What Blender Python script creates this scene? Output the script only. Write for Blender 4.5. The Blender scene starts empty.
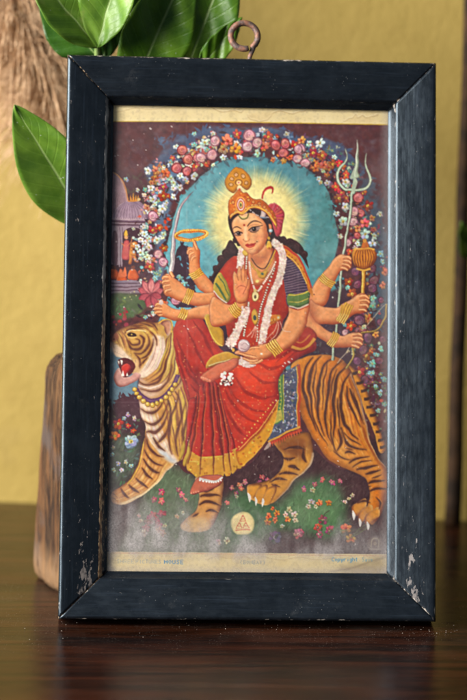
import bpy, bmesh, math, random
import numpy as np
from mathutils import Vector, Matrix, noise as mnoise
S = bpy.context.scene; COL = S.collection
R = math.radians
# ---------------------------------------------------------------- helpers
def link(name, verts, faces, mat=None, parent=None, smooth=True):
    me = bpy.data.meshes.new(name); me.from_pydata([tuple(v) for v in verts], [], faces); me.update()
    o = bpy.data.objects.new(name, me); COL.objects.link(o)
    if mat: me.materials.append(mat)
    if smooth: me.polygons.foreach_set('use_smooth', [True]*len(me.polygons))
    if parent: o.parent = parent
    return o
def empty(name, loc, rot=(0, 0, 0)):
    o = bpy.data.objects.new(name, None); COL.objects.link(o); o.location = loc; o.rotation_euler = rot
    o.empty_display_size = .02
    return o
def tag(o, label, cat, group=None):
    o['label'] = label; o['category'] = cat
    if group: o['group'] = group
def tube(path, radii, seg=14, caps=True, off=0):
    P = [Vector(p) for p in path]; vs = []; fs = []
    up = Vector((0, 0, 1)) if abs((P[1]-P[0]).normalized().z) < .9 else Vector((0, 1, 0))
    for i, p in enumerate(P):
        t = (P[min(i+1, len(P)-1)]-P[max(i-1, 0)]).normalized()
        a = t.cross(up).normalized(); b = a.cross(t).normalized(); up = b
        for k in range(seg):
            an = 2*math.pi*k/seg; vs.append(p+(a*math.cos(an)+b*math.sin(an))*radii[i])
    for i in range(len(P)-1):
        for k in range(seg):
            k2 = (k+1) % seg; fs.append((off+i*seg+k, off+i*seg+k2, off+(i+1)*seg+k2, off+(i+1)*seg+k))
    if caps:
        fs.append(tuple(off+k for k in range(seg))[::-1]); fs.append(tuple(off+(len(P)-1)*seg+k for k in range(seg)))
    return vs, fs
class NT:
    """short hand for building node materials"""
    def __init__(s, name):
        s.m = bpy.data.materials.new(name); s.m.use_nodes = True; s.t = s.m.node_tree; s.n = s.t.nodes; s.l = s.t.links
        s.n.clear(); s.out = s.n.new('ShaderNodeOutputMaterial'); s.co = s.n.new('ShaderNodeTexCoord')
    def node(s, k, **kw):
        x = s.n.new(k)
        for a, v in kw.items(): setattr(x, a, v)
        return x
    def set(s, sock, v):
        if hasattr(v, 'is_output') or isinstance(v, bpy.types.NodeSocket): s.l.new(v, sock)
        else:
            try: sock.default_value = v
            except Exception: sock.default_value = (*v, 1) if len(v) == 3 else v
    def mapping(s, scale=(1, 1, 1), rot=(0, 0, 0), loc=(0, 0, 0), src='Object'):
        m = s.node('ShaderNodeMapping'); m.inputs['Scale'].default_value = scale; m.inputs['Rotation'].default_value = rot; m.inputs['Location'].default_value = loc
        s.l.new(s.co.outputs[src], m.inputs['Vector']); return m.outputs[0]
    def noise(s, scale, detail=4, vec=None, rough=.55, dist=0):
        x = s.node('ShaderNodeTexNoise'); x.inputs['Scale'].default_value = scale; x.inputs['Detail'].default_value = detail; x.inputs['Roughness'].default_value = rough; x.inputs['Distortion'].default_value = dist
        s.l.new(vec if vec is not None else s.co.outputs['Object'], x.inputs['Vector']); return x.outputs['Fac']
    def voro(s, scale, vec=None, feature='F1'):
        x = s.node('ShaderNodeTexVoronoi', feature=feature); x.inputs['Scale'].default_value = scale
        s.l.new(vec if vec is not None else s.co.outputs['Object'], x.inputs['Vector']); return x.outputs['Distance']
    def ramp(s, f, a, b, c0=0.0, c1=1.0):
        x = s.node('ShaderNodeMapRange', interpolation_type='SMOOTHSTEP'); x.inputs[1].default_value = a; x.inputs[2].default_value = b; x.inputs[3].default_value = c0; x.inputs[4].default_value = c1
        s.l.new(f, x.inputs[0]); return x.outputs[0]
    def math(s, op, a, b=0.0, c=None):
        x = s.node('ShaderNodeMath', operation=op); s.set(x.inputs[0], a); s.set(x.inputs[1], b)
        if c is not None: s.set(x.inputs[2], c)
        return x.outputs[0]
    def mix(s, f, a, b):
        x = s.node('ShaderNodeMix', data_type='RGBA'); s.set(x.inputs[0], f); s.set(x.inputs[6], a if isinstance(a, bpy.types.NodeSocket) else (*a, 1)); s.set(x.inputs[7], b if isinstance(b, bpy.types.NodeSocket) else (*b, 1)); return x.outputs[2]
    def attr(s, name): return s.node('ShaderNodeAttribute', attribute_name=name)
    def sep(s, v):
        x = s.node('ShaderNodeSeparateXYZ'); s.l.new(v, x.inputs[0]); return x.outputs
    def bump(s, h, strength=.3, dist=.001):
        x = s.node('ShaderNodeBump'); x.inputs['Strength'].default_value = strength; x.inputs['Distance'].default_value = dist; s.l.new(h, x.inputs['Height']); return x.outputs[0]
    def bsdf(s, col, rough=.5, normal=None, spec=.5, metal=0.0, **kw):
        b = s.node('ShaderNodeBsdfPrincipled'); s.set(b.inputs['Base Color'], col if isinstance(col, bpy.types.NodeSocket) else (*col, 1)); s.set(b.inputs['Roughness'], rough)
        s.set(b.inputs['Specular IOR Level'], spec); s.set(b.inputs['Metallic'], metal)
        if normal is not None: s.l.new(normal, b.inputs['Normal'])
        for k, v in kw.items(): s.set(b.inputs[k.replace('_', ' ')], v)
        return b.outputs[0]
    def done(s, sh): s.l.new(sh, s.out.inputs['Surface']); return s.m
WORLD, LKEY, EXPO = 0.22, 285.0, 0.0
# ---------------------------------------------------------------- the print, painted into a colour grid
import numpy as np, math, random
CX0, CY0, CX1, CY1, CS = 100.0, 92.0, 396.0, 584.0, 4
CWD, CHT = int((CX1-CX0)*CS), int((CY1-CY0)*CS)
CAN = np.zeros((CHT, CWD, 3), np.float32)
rng = random.Random(7)
nrs = np.random.RandomState(11)

def pts(s):
    return [tuple(float(v) for v in q.split(',')) for q in s.split()]
def spl(p, closed, n=7):
    p = np.array(p, float); m = len(p); out = []
    for i in range(m if closed else m-1):
        if closed: a, b, c, d = p[i-1], p[i], p[(i+1) % m], p[(i+2) % m]
        else: a, b, c, d = p[max(i-1, 0)], p[i], p[i+1], p[min(i+2, m-1)]
        for k in range(n):
            t = k/n
            out.append(0.5*((2*b)+(c-a)*t+(2*a-5*b+4*c-d)*t*t+(3*b-a-3*c+d)*t**3))
    if not closed: out.append(p[-1])
    return np.array(out)
def rgb(c):
    if isinstance(c, str): c = tuple(int(c[i:i+2], 16) for i in (0, 2, 4))
    return np.array(c, np.float32)/255.0
def blur(m, r):
    r = int(max(1, round(r)))
    for _ in range(2):
        for ax in (0, 1):
            pad = [(0, 0), (0, 0)]; pad[ax] = (r+1, r)
            c = np.cumsum(np.pad(m, pad, mode='edge'), axis=ax, dtype=np.float64)
            n = m.shape[ax]
            hi = np.take(c, np.arange(2*r+1, 2*r+1+n), axis=ax); lo = np.take(c, np.arange(0, n), axis=ax)
            m = ((hi-lo)/(2*r+1)).astype(np.float32)
    return m
CLIP = [None]
def raster(poly, pad=0):
    q = (np.asarray(poly, float)-[CX0, CY0])*CS
    x0, y0 = np.floor(q.min(0)).astype(int)-2-pad; x1, y1 = np.ceil(q.max(0)).astype(int)+2+pad
    x0 = max(x0, 0); y0 = max(y0, 0); x1 = min(x1, CWD); y1 = min(y1, CHT)
    if x1 <= x0 or y1 <= y0: return None
    w, h = x1-x0, y1-y0
    cnt = np.zeros((h, w+1), np.int32)
    a = q; b = np.roll(q, -1, 0)
    for (ax, ay), (bx, by) in zip(a, b):
        if ay == by: continue
        lo, hi = (ay, by) if ay < by else (by, ay)
        r0 = max(int(math.ceil(lo-0.5)), y0); r1 = min(int(math.ceil(hi-0.5)), y1)
        if r1 <= r0: continue
        ys = np.arange(r0, r1)
        xs = ax+(ys+0.5-ay)*(bx-ax)/(by-ay)
        xi = np.clip(np.ceil(xs-0.5).astype(int)-x0, 0, w)
        np.add.at(cnt, (ys-y0, xi), 1)
    m = (np.cumsum(cnt, 1)[:, :w] % 2).astype(np.float32)
    return m, x0, y0, x1, y1
def comp(m, box, col, alpha=1.0):
    x0, y0, x1, y1 = box
    if CLIP[0] is not None: m = m*CLIP[0][y0:y1, x0:x1]
    m = (m*alpha)[..., None]
    CAN[y0:y1, x0:x1] = CAN[y0:y1, x0:x1]*(1-m)+col*m
def fill(p, col, alpha=1.0, soft=0.0, smooth=True, closed=True):
    if isinstance(p, str): p = pts(p)
    q = spl(p, True) if smooth else np.array(p, float)
    r = raster(q, int(soft*CS*2))
    if r is None: return
    m, *box = r
    if soft: m = blur(m, soft*CS)
    comp(m, box, rgb(col), alpha)
def form(p, col, dark=None, light=None, r=2.0, d=(-0.6, -0.6), k=0.8, outline=None, smooth=True):
    """a shape modelled the way a printer's artist models it: a darker turn on one side, a lighter one on the other"""
    if isinstance(p, str): p = pts(p)
    q = spl(p, True) if smooth else np.array(p, float)
    R = raster(q, int(r*CS*2))
    if R is None: return
    m, *box = R
    base = np.empty(m.shape+(3,), np.float32); base[:] = rgb(col)
    b = blur(m, r*CS)
    sx, sy = int(round(d[0]*r*CS)), int(round(d[1]*r*CS))
    if dark is not None:
        s = np.clip((1-np.roll(b, (sy, sx), (0, 1)))*1.75-0.12, 0, 1)*min(1, k*1.15)
        base = base*(1-s[..., None])+rgb(dark)*s[..., None]
    if light is not None:
        s = np.clip((1-np.roll(b, (-sy, -sx), (0, 1)))*1.5-0.4, 0, 1)*k
        base = base*(1-s[..., None])+rgb(light)*s[..., None]
    if outline is not None:
        e = np.clip((m-blur(m, 1.6))*2.4, 0, 1)*0.75
        base = base*(1-e[..., None])+rgb(outline)*e[..., None]
    comp(m, box, base)
def line(p, w, col, alpha=1.0, soft=0.0, taper=(1, 1), smooth=True):
    """a brush line; taper is the width factor at its two ends"""
    if isinstance(p, str): p = pts(p)
    c = spl(p, False) if (smooth and len(p) > 2) else np.array(p, float)
    if len(c) == 2: c = np.array([c[0]+(c[1]-c[0])*t for t in np.linspace(0, 1, 8)])
    t = np.gradient(c, axis=0); t /= np.maximum(np.linalg.norm(t, axis=1, keepdims=True), 1e-6)
    n = np.stack([-t[:, 1], t[:, 0]], 1)
    s = np.linspace(0, 1, len(c))
    f = np.minimum(1, np.minimum(taper[0]+(1-taper[0])*s/0.45, taper[1]+(1-taper[1])*(1-s)/0.45))
    hw = (w*0.5*f)[:, None]
    fill(np.concatenate([c+n*hw, (c-n*hw)[::-1]]), col, alpha, soft, smooth=False)
def disc(x, y, rx, col, ry=None, rot=0.0, alpha=1.0, soft=0.0):
    ry = rx if ry is None else ry
    a = np.linspace(0, 2*math.pi, 22, endpoint=False)
    c, s = math.cos(rot), math.sin(rot)
    px, py = rx*np.cos(a), ry*np.sin(a)
    fill(np.stack([x+px*c-py*s, y+px*s+py*c], 1), col, alpha, soft, smooth=False)
def jit(c, a=14):
    c = rgb(c)*255
    return tuple(np.clip(c+np.array([rng.uniform(-a, a) for _ in range(3)]), 0, 255))
class clip:
    def __init__(self, p, smooth=True):
        p = pts(p) if isinstance(p, str) else p
        self.q = spl(p, True) if smooth else np.array(p, float)
    def __enter__(self):
        self.old = CLIP[0]; M = np.zeros((CHT, CWD), np.float32)
        R = raster(self.q)
        if R: m, x0, y0, x1, y1 = R; M[y0:y1, x0:x1] = m
        CLIP[0] = M if self.old is None else M*self.old
    def __exit__(self, *a): CLIP[0] = self.old
def vnoise(w, h, cell, seed):
    r = np.random.RandomState(seed)
    gw, gh = int(w/cell)+3, int(h/cell)+3
    g = r.rand(gh, gw).astype(np.float32)
    x = np.arange(w)/cell; y = np.arange(h)/cell
    xi = x.astype(int); yi = y.astype(int)
    fx = (x-xi); fy = (y-yi); fx = (fx*fx*(3-2*fx)).astype(np.float32); fy = (fy*fy*(3-2*fy))[:, None].astype(np.float32)
    a = g[yi][:, xi]; b = g[yi][:, xi+1]; c = g[yi+1][:, xi]; d = g[yi+1][:, xi+1]
    return (a*(1-fx)+b*fx)*(1-fy)+(c*(1-fx)+d*fx)*fy
def fbm(cell, seed, octv=4):
    o = 0; amp = 0.5; tot = 0
    for k in range(octv):
        o = o+amp*vnoise(CWD, CHT, max(cell*CS/2**k, 1.01), seed+k); tot += amp; amp *= 0.5
    return o/tot
YY, XX = np.mgrid[0:CHT, 0:CWD].astype(np.float32)
XX = XX/CS+CX0; YY = YY/CS+CY0
def wash(mask, col, alpha=1.0):
    if CLIP[0] is not None: mask = mask*CLIP[0]
    m = (np.clip(mask, 0, 1)*alpha)[..., None]
    CAN[:] = CAN*(1-m)+rgb(col)*m
def leafy(poly, col, n, size, alpha=1.0, spread=1.0):
    """leaf shapes set along the outline of a mass so that its edge is ragged"""
    q = spl(pts(poly) if isinstance(poly, str) else poly, True)
    for _ in range(n):
        x, y = q[rng.randrange(len(q))]
        a = rng.uniform(0, 6.28); s = size*rng.uniform(0.6, 1.4)
        x += rng.uniform(-1, 1)*spread; y += rng.uniform(-1, 1)*spread
        leaf(x, y, a, s, col, alpha)
def leaf(x, y, a, s, col, alpha=1.0, w=0.34):
    c, sn = math.cos(a), math.sin(a)
    sh = [(-1, 0), (-0.3, w), (0.4, w*0.8), (1, 0), (0.4, -w*0.8), (-0.3, -w)]
    fill([(x+s*(u*c-v*sn), y+s*(u*sn+v*c)) for u, v in sh], col, alpha)
# ---- flowers of the garland
def rose(x, y, r, c=(214, 150, 160), d=(150, 70, 90)):
    r *= .98
    disc(x, y, r*1.08, d, ry=r, rot=rng.uniform(0, 3))
    for k in range(5):
        a = k*1.257+rng.uniform(-.3, .3)
        disc(x+math.cos(a)*r*.42, y+math.sin(a)*r*.42, r*.56, jit(c, 16), ry=r*.42, rot=a+1.57, alpha=.85)
    hi = tuple(min(255, v+34) for v in c)
    disc(x-r*.3, y-r*.4, r*.45, hi, ry=r*.22, rot=-.5, alpha=.75)
    for k, rr in enumerate((.58, .34)):
        a0 = rng.uniform(0, 6); L_ = [(x+math.cos(a0+t)*r*rr, y+math.sin(a0+t)*r*rr*.9) for t in (0, .9, 1.8, 2.7, 3.6)]
        line(L_, r*.16, d, .72, taper=(.4, .2))
    disc(x, y, r*.14, d, alpha=.6); leaf(x+r*.9, y+r*.6, rng.uniform(0, 3), r*.5, (66, 50, 52), .8)
def bloom(x, y, r, c=(190, 70, 60), mid=(230, 190, 90), n=5, d=None):
    r *= 1.2; a0 = rng.uniform(0, 6.28); d = d or tuple(v*.6 for v in rgb(c)*255)
    sq = rng.uniform(.7, 1); tl = rng.uniform(0, 3.1); u = tuple(np.clip(rgb(c)*255*rng.uniform(.82, 1.08), 0, 255))
    for k in range(n):
        a = a0+k*6.283/n+rng.uniform(-.3, .3); rr = r*rng.uniform(.42, .66)
        ex, ey = math.cos(a)*rr, math.sin(a)*rr*sq; px, py = x+ex*math.cos(tl)-ey*math.sin(tl), y+ex*math.sin(tl)+ey*math.cos(tl); pa = math.atan2(py-y, px-x)
        disc(px+.1, py+.15, r*.5, d, ry=r*.4, rot=pa, alpha=.7)
        disc(px, py-.06*r, r*rng.uniform(.36, .5), jit(u, 24), ry=r*rng.uniform(.24, .38), rot=pa)
        leaf(px-.12*r, py-.2*r, pa, r*.3, tuple(min(255, v*1.16+12) for v in u), .7, .4)
    disc(x, y, r*.26, mid); disc(x+.06*r, y+.06*r, r*.12, tuple(v*.55 for v in mid))
def white(x, y, r, c=(205, 212, 205)):
    bloom(x, y, r, c, (205, 180, 90), 5, (120, 135, 145))
def bits(x, y, r, c, n=4):
    for k in range(n):
        a = rng.uniform(0, 6.28); d = rng.uniform(0, r)
        leaf(x+math.cos(a)*d, y+math.sin(a)*d, rng.uniform(0, 3.1), r*rng.uniform(.35, .6), jit(c, 14), .9, .5)

# ================================================================ paper and grounds
CAN[:] = rgb((226, 208, 163))
wash((fbm(26, 3)-.45)*2.2, (205, 184, 138), .5); wash((blur(fbm(6, 9), 6)-.5)*2.4, (238, 224, 186), .4)
IM = "100,121.8 200,121.9 295,123.4 396,125.2 396,554.2 300,553.4 200,552.4 100,551.4"
fill("100,120.9 200,121 295,122.5 396,124.3 396,130 100,130", (196, 160, 62), smooth=False)
fill(IM, (86, 46, 52), smooth=False)
_imclip = clip(IM, False); _imclip.__enter__()
wash((fbm(14, 21)-.42)*2.5, (108, 58, 62), .6); wash((fbm(5, 22)-.52)*3, (60, 36, 44), .6)
# blue behind the garland, ragged with leaves
BL = [("146,170 158,156 163,146 156,141 170,139 174,133 190,134 205,128 222,126 240,128 262,127 285,130 300,136 322,138 345,146 356,158 366,172 350,186 330,168 300,150 250,142 205,146 182,160 166,180 152,186", (74, 94, 128)),
      ("148,196 160,184 176,168 186,176 172,200 166,230 166,262 158,290 146,286 150,250 144,236", (96, 120, 150)),
      ("356,176 374,182 384,210 388,250 388,300 378,330 366,260 362,215", (72, 92, 112))]
for p_, c_ in BL:
    fill(p_, c_, .9, soft=1.2); leafy(p_, c_, 60, 3.2, .9, 2); leafy(p_, (80, 48, 60), 46, 3.0, .9, 3)
wash((fbm(7, 31)-.55)*3*np.clip(1-np.abs(YY-150)/60, 0, 1), (120, 140, 165), .35); wash((fbm(5, 32)-.5)*3.5*np.clip((300-YY)/60, 0, 1)*np.clip((XX-330)/20, 0, 1), (84, 50, 60), .8); wash((fbm(6, 33)-.52)*3.5*np.clip(1-np.abs(YY-150)/50, 0, 1), (80, 50, 66), .7)
# teal of the arch

TEAL = "160,336 168,306 172,286 166,262 170,232 178,206 190,188 206,172 222,162 244,157 268,158 296,164 316,176 328,192 334,212 338,240 334,262 344,290 346,330 330,362 240,370"
fill(TEAL, (84, 146, 158), soft=1.6); leafy(TEAL, (84, 146, 158), 70, 3.4, 1, 2); leafy(TEAL, (62, 42, 54), 130, 3.4, .95, 3)
_c = clip(TEAL); _c.__enter__()
wash(np.clip((255-XX)/80, 0, 1), (122, 182, 192), .8); wash(np.clip((XX-290)/40, 0, 1), (78, 136, 138), .8)
wash(np.clip((200-YY)/50, 0, 1), (72, 128, 148), .5); wash((blur(fbm(9, 41), 4)-.5)*3.5, (128, 190, 196), .4); wash((blur(fbm(6, 43), 4)-.55)*3.5, (58, 112, 130), .35)
_c.__exit__()
# halo with rays
hx, hy = 256.0, 221.0
ang = np.arctan2(YY-hy, XX-hx); rad = np.hypot((XX-hx)/1.0, (YY-hy)/1.02)
an = vnoise(2200, 3, 3.0, 5)[1]*.6+vnoise(2200, 3, 9.0, 6)[1]*.4
edge = 52+7*an[np.clip(((ang+math.pi)/6.2832*2190).astype(int), 0, 2199)]
wash(np.clip((edge-rad)/17, 0, 1), (226, 208, 138), .95)
wash(np.clip((edge-8-rad)/26, 0, 1), (243, 230, 170), .9)
for k in range(260):
    a = rng.uniform(0, 6.283); r0 = rng.uniform(34, 44); r1 = r0+rng.uniform(6, 22)
    if math.sin(a) > .75: continue
    line([(hx+math.cos(a)*r0, hy+math.sin(a)*r0), (hx+math.cos(a)*r1, hy+math.sin(a)*r1)], rng.uniform(.3, .7), (240, 228, 178), rng.uniform(.2, .45), taper=(1, .2))
# dark bushes inside the arch
for p_ in ("172,302 174,262 178,246 186,246 190,258 196,264 190,276 196,292 192,306", "206,292 212,276 222,268 230,262 226,292"):
    fill(p_, (60, 40, 58)); leafy(p_, (60, 40, 58), 34, 2.6, 1, 1.5)
fill('296,300 312,296 330,292 346,286 352,300 352,362 300,366 214,352 206,300', (62, 40, 56), soft=1); leafy('312,294 330,290 346,284 352,330 346,360', (62, 40, 56), 40, 3, 1, 2)
for _ in range(40): leaf(rng.uniform(310, 350), rng.uniform(292, 356), rng.uniform(0, 3), rng.uniform(1.5, 3), jit((84, 96, 110), 18), .6)
for _ in range(16): leaf(rng.uniform(176, 192), rng.uniform(244, 300), rng.uniform(0, 3), rng.uniform(1.5, 3), (96, 160, 182), .9)

# ================================================================ the shrine at the left
fill("100,300 100,170 118,170 150,190 152,300", (78, 48, 60), .9, soft=3)
leafy("128,188 140,176 146,190 140,200", (84, 76, 66), 30, 3, .6, 5)
form("100,250 100,172 113,172 120,178 125,187 128,199 128,214 112,216", (164, 134, 144), (104, 72, 92), (214, 160, 120), 2.2, (.5, 0))
for k in range(8): line([(113+k*1.9, 214), (112.6+k*1.6, 192), (112+k*.7, 174)], .45, (96, 70, 92), .7)
line("114,173 121,179 126,188 128.4,202", .9, (208, 140, 80), .9)
form("112,217 114,210 119,204 127,200.5 134,200 141,203 146,210 148,217 144,220 113,220", (160, 136, 154), (96, 72, 96), (200, 178, 186), 2.2, (-.5, -.4))
for k in range(11): line([(113.5+k*3.2, 217), (116+k*2.7, 209), (130+(k-5)*.9, 201)], .5, (96, 72, 98), .65)
for k in range(4): fill([(129.6+k*2.2, 200), (130.6+k*2.2, 193.5-(k == 1)*2), (131.7+k*2.2, 200)], (212, 146, 74), smooth=False)
line("128,200.5 139,200.5", 1.2, (200, 134, 70))
for y_, c_, w_ in ((219, (176, 152, 162), 1.4), (221, (106, 80, 102), 1.6), (223.3, (160, 138, 152), 1.6), (225.5, (112, 86, 106), 2)): line([(111, y_), (147, y_)], w_, c_)
for k in range(15): disc(113+k*2.3, 217.6, .55, (190, 166, 172))
fill("111,226 147,226 147,264 111,264", (160, 140, 152), smooth=False)
fill("123,264 123,236 127,229 134,227 141,230 145,238 145,266", (70, 44, 58))
fill("112,262 112,236 115,231 117,236 117,262", (104, 76, 92))
for x_ in (119, 121.5, 146): line([(x_, 227), (x_, 266)], 1, (170, 150, 162)); line([(x_+1, 227), (x_+1, 266)], .6, (92, 68, 88))
form("122,258 122.5,247 124,241 128,240 130,246 130,256 127,260", (196, 96, 98), (140, 58, 70), None, 1.2)
disc(126.3, 237, 2, (216, 160, 120)); fill("124.2,235 126.3,229.8 128.4,235", (222, 176, 84)); line("127,246 131,242 132,238", .8, (210, 130, 92)); line("124,246 121,243", .8, (210, 130, 92))
form("129,258 130,248 131,243 137,242 138.5,247 137,252 139,262 135,262 133,256 131,264 128,264", (212, 140, 78), (150, 84, 56), None, 1.2)
for y_ in (244, 247, 250, 254): line([(131, y_), (136, y_+.8)], .5, (104, 60, 48))
disc(134, 244, 1, (238, 214, 180))
for x_, y_ in ((133.4, 272), (113.5, 271), (122, 275)):
    form([(x_-5, y_+7), (x_-3.6, y_-1), (x_, y_-2.4), (x_+3.4, y_-.5), (x_+5, y_+7)], (206, 96, 56), (150, 58, 44), (228, 140, 86), 1.2); disc(x_, y_-4, 2, (120, 66, 56))
fill("118,276 120,268 123,272 125,267 127,276", (222, 120, 84))
for k, y_ in enumerate((281, 284.4, 288, 291.6)):
    line([(111, y_), (138+k*2.5, y_+.3)], 2.4, (140, 122, 138)); line([(111, y_+1.6), (138+k*2.5, y_+1.9)], 1, (94, 72, 92))
fill("111,294 138,295 146,306 130,318 111,316", (82, 104, 74), .9, soft=1.5)
for _ in range(30): leaf(rng.uniform(112, 142), rng.uniform(296, 316), rng.uniform(0, 3), rng.uniform(1.5, 3), jit((92, 120, 84), 16), .7)
for _ in range(14): disc(rng.uniform(112, 128), rng.uniform(308, 326), rng.uniform(1.2, 2.2), jit((150, 62, 70)))
for _ in range(7): disc(rng.uniform(120, 138), rng.uniform(278, 300), .6, (190, 180, 130))

# ================================================================ garland
def dense(path, n, wid, pal):
    q = spl(pts(path), False)
    for _ in range(n):
        x, y = q[rng.randrange(len(q))]; x += rng.gauss(0, wid); y += rng.gauss(0, wid)
        k = rng.random(); c = jit(pal[rng.randrange(len(pal))], 14)
        if k < .45: bits(x, y, 3.2, c, 3)
        elif k < .8: bloom(x, y, rng.uniform(1.8, 2.8), c)
        else: disc(x, y, rng.uniform(1, 1.8), c)
dk = [(64, 36, 46), (74, 46, 58), (56, 44, 50)]
def darkband(path, n, wid):
    q = spl(pts(path), False)
    for _ in range(n):
        x, y = q[rng.randrange(len(q))]
        leaf(x+rng.gauss(0, wid), y+rng.gauss(0, wid), rng.uniform(0, 3.14), rng.uniform(2, 4.2), jit(dk[rng.randrange(3)], 10), .9)
LFT = "152,320 150,290 146,262 148,240 152,220 152,200 154,184 166,174 180,162 196,152 212,146"
TOP = "196,152 214,147 235,144 258,142 280,147 300,152 318,160"
RGT = "308,152 326,162 340,178 352,200 358,225 362,250 370,280 368,310 364,340 368,370 378,400"
darkband(LFT, 190, 5.5); darkband(TOP, 130, 4.5); darkband(RGT, 230, 6.5)
dense(LFT, 260, 7, [(206, 210, 204), (206, 206, 200), (186, 100, 84), (206, 170, 120), (128, 170, 180), (200, 150, 156)])
dense(TOP, 120, 5, [(190, 200, 200), (178, 66, 62), (206, 140, 80), (130, 160, 170)])
dense(RGT, 300, 8, [(170, 84, 70), (140, 74, 88), (196, 190, 160), (112, 146, 140), (124, 84, 108), (96, 110, 100), (100, 66, 84)])
W_ = "152.9,199,3.6 174,196,3 162,209,3.6 144,234,3 140.7,239.7,2.6 144,243,2.8 149,239,3.2 149,247,3.6 156.7,239.7,3.4 163.6,234.3,2.8 140.7,252,3.2 147,257,3.2 148,171,3.6 185.7,155,2.6 170.7,178.5,3 179.7,176,3 185,179,2.8 174,183,3 180,187,3 174,187.5,2.6 151.4,188,3.8 176,146.4,2.8 194,176,3.6 213,133.5,2.6 204,142,3.8 223,157,3 240,157,2.6 257,153,3.6 262,130,2.8 287,134,2.8 319.6,143,4 309,143,2.8 334.6,157,2.8 318,178.5,2.4 327,183,3 345,182,4 345,206.7,3.6 343,221,4.4 340,236,2.8 365.7,234,4.2 369,224,3 374,236,2.8 372,243.5,3.6 357,243,2.6 155,204,2.6 166,203,2.4 143,226,2.8 148,211,3 137.5,247,2.4 380,214,2.6 337,214,2.6 322,170,2.6"
for t in W_.split(): x, y, r = map(float, t.split(',')); white(x, y, r, jit((208, 214, 208), 12))
for t in "194,144.7,3 194,133.5,2.6 180,278,3.4 157,273.5,3.2 160,270,2.8 155,278,2.8 379.6,254,3.6 373,298,3.2 373,305,3.6 373,364,4 371,373,3.2 384,379,3 380.6,349,3 376,354.6,2.6 344,324,2.8 347.5,287,2.6 382,262,2.8 186,298,2.8 183,284,2.6 381,392,2.8 376,386,2.4 384,404,2.6 378,410,2.4".split():
    x, y, r = map(float, t.split(',')); bits(x, y, r*1.1, (124, 178, 186), 3); bloom(x, y, r*.9, (138, 184, 184), (196, 190, 130))
for t in "163,196.5,4.4 152,229.6,4.2 159,227.5,4 164,248,3.8 150,266.5,4.4 155,176,3.8 163,187,4 196,167,4 206,162.5,3.4 236.8,134,4 268.5,137,4.4 240,151,3.2 295,144,4 313,152,4.6 322,156,4.6 332,164.6,4.4 339,163.5,3.4 346,175,4 335.7,187,4 341,192,3.4 339,198.5,4.2 346,198.5,3.4 368,206,4.4 348.5,281,3.8 352,293.6,4.6 350.7,325.7,4.4 366.7,355.7,4.6 360,371.7,5 161,303,4 350,252,3.4 168,196,2.6 357,196,3 345,265,3".split():
    x, y, r = map(float, t.split(',')); bloom(x, y, r, jit((180, 72, 64), 22))
for t in "165,173,4.4 227.4,140,5 223.5,148.5,4.6 235,148,5 264,146,4.4 289,157,3.4 301,140,3.8 323,165.7,4 364.6,223,4.4 357.5,228,3.4 147,208,3.4 155,170,3.8 155,183,2.6 273,159,2.6 315,168,3.8 328,168,3.4 368,318,4 372.5,218,2.8 376,335,3 385,272,3.4 373.6,229.6,2.6 358,210,2.6 152,183,2.6 383,285,3".split():
    x, y, r = map(float, t.split(',')); bloom(x, y, r, jit((206, 132, 84), 26), (170, 60, 50))
for t in "176.7,167.8,5.6 188,159,5.2 186.7,171,5 198,158,5 182.4,150,5 275,145,5.2 285,143,4.8 283,152,5 358.6,197,5 361,212.5,4.2 357.5,235,3.6".split():
    x, y, r = map(float, t.split(',')); rose(x, y, r, (208, 124, 122), (136, 50, 62))
for t in "215,141,5.4 211.8,154,5.6 201,157.5,5.2 249.7,135,6 257.4,142.5,5.2 247.5,146,5.6 300,148.5,5.4 297,158,5 305,162,4.6 298,148.5,4.4 153,216,5.4 158,254,5 163,262,5 354,211,5 353,221.7,4.8 347.5,242.5,3.8 345,331.7,3.2 176,300,4.6".split():
    x, y, r = map(float, t.split(',')); rose(x, y, r, (216, 172, 176), (140, 84, 104))
for t in "355,271,4.6 357,284,4.8 374,280,5 372,268,4 372,288,5 359,320,5.6 368,337.5,5 363,349,5 357,361,4.6 379.6,360,4.2 364.6,379,4.2 381,300,3.6 364,302,3.8 383,340,3.6 353,308,3.6 380,322,3.6".split():
    x, y, r = map(float, t.split(',')); rose(x, y, r, (132, 80, 100), (76, 42, 62))
for t in "165,222 165.7,228 169,219 236,157 206,165 193,166 349,190 353,186".split():
    x, y = map(float, t.split(',')); leaf(x, y, rng.uniform(0, 3), 2.6, (196, 74, 50), 1, .6)
for _ in range(60): disc(rng.uniform(366, 390), rng.uniform(380, 440), rng.uniform(.6, 1.6), jit((110, 130, 104), 26), alpha=.7)
# maroon far right edge of the arch
wash(np.clip((XX-372)/14, 0, 1)*np.clip((250-YY)/60, 0, 1)*np.clip(fbm(6, 51)*1.8-.3, 0, 1), (82, 48, 58), .8)

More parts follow.
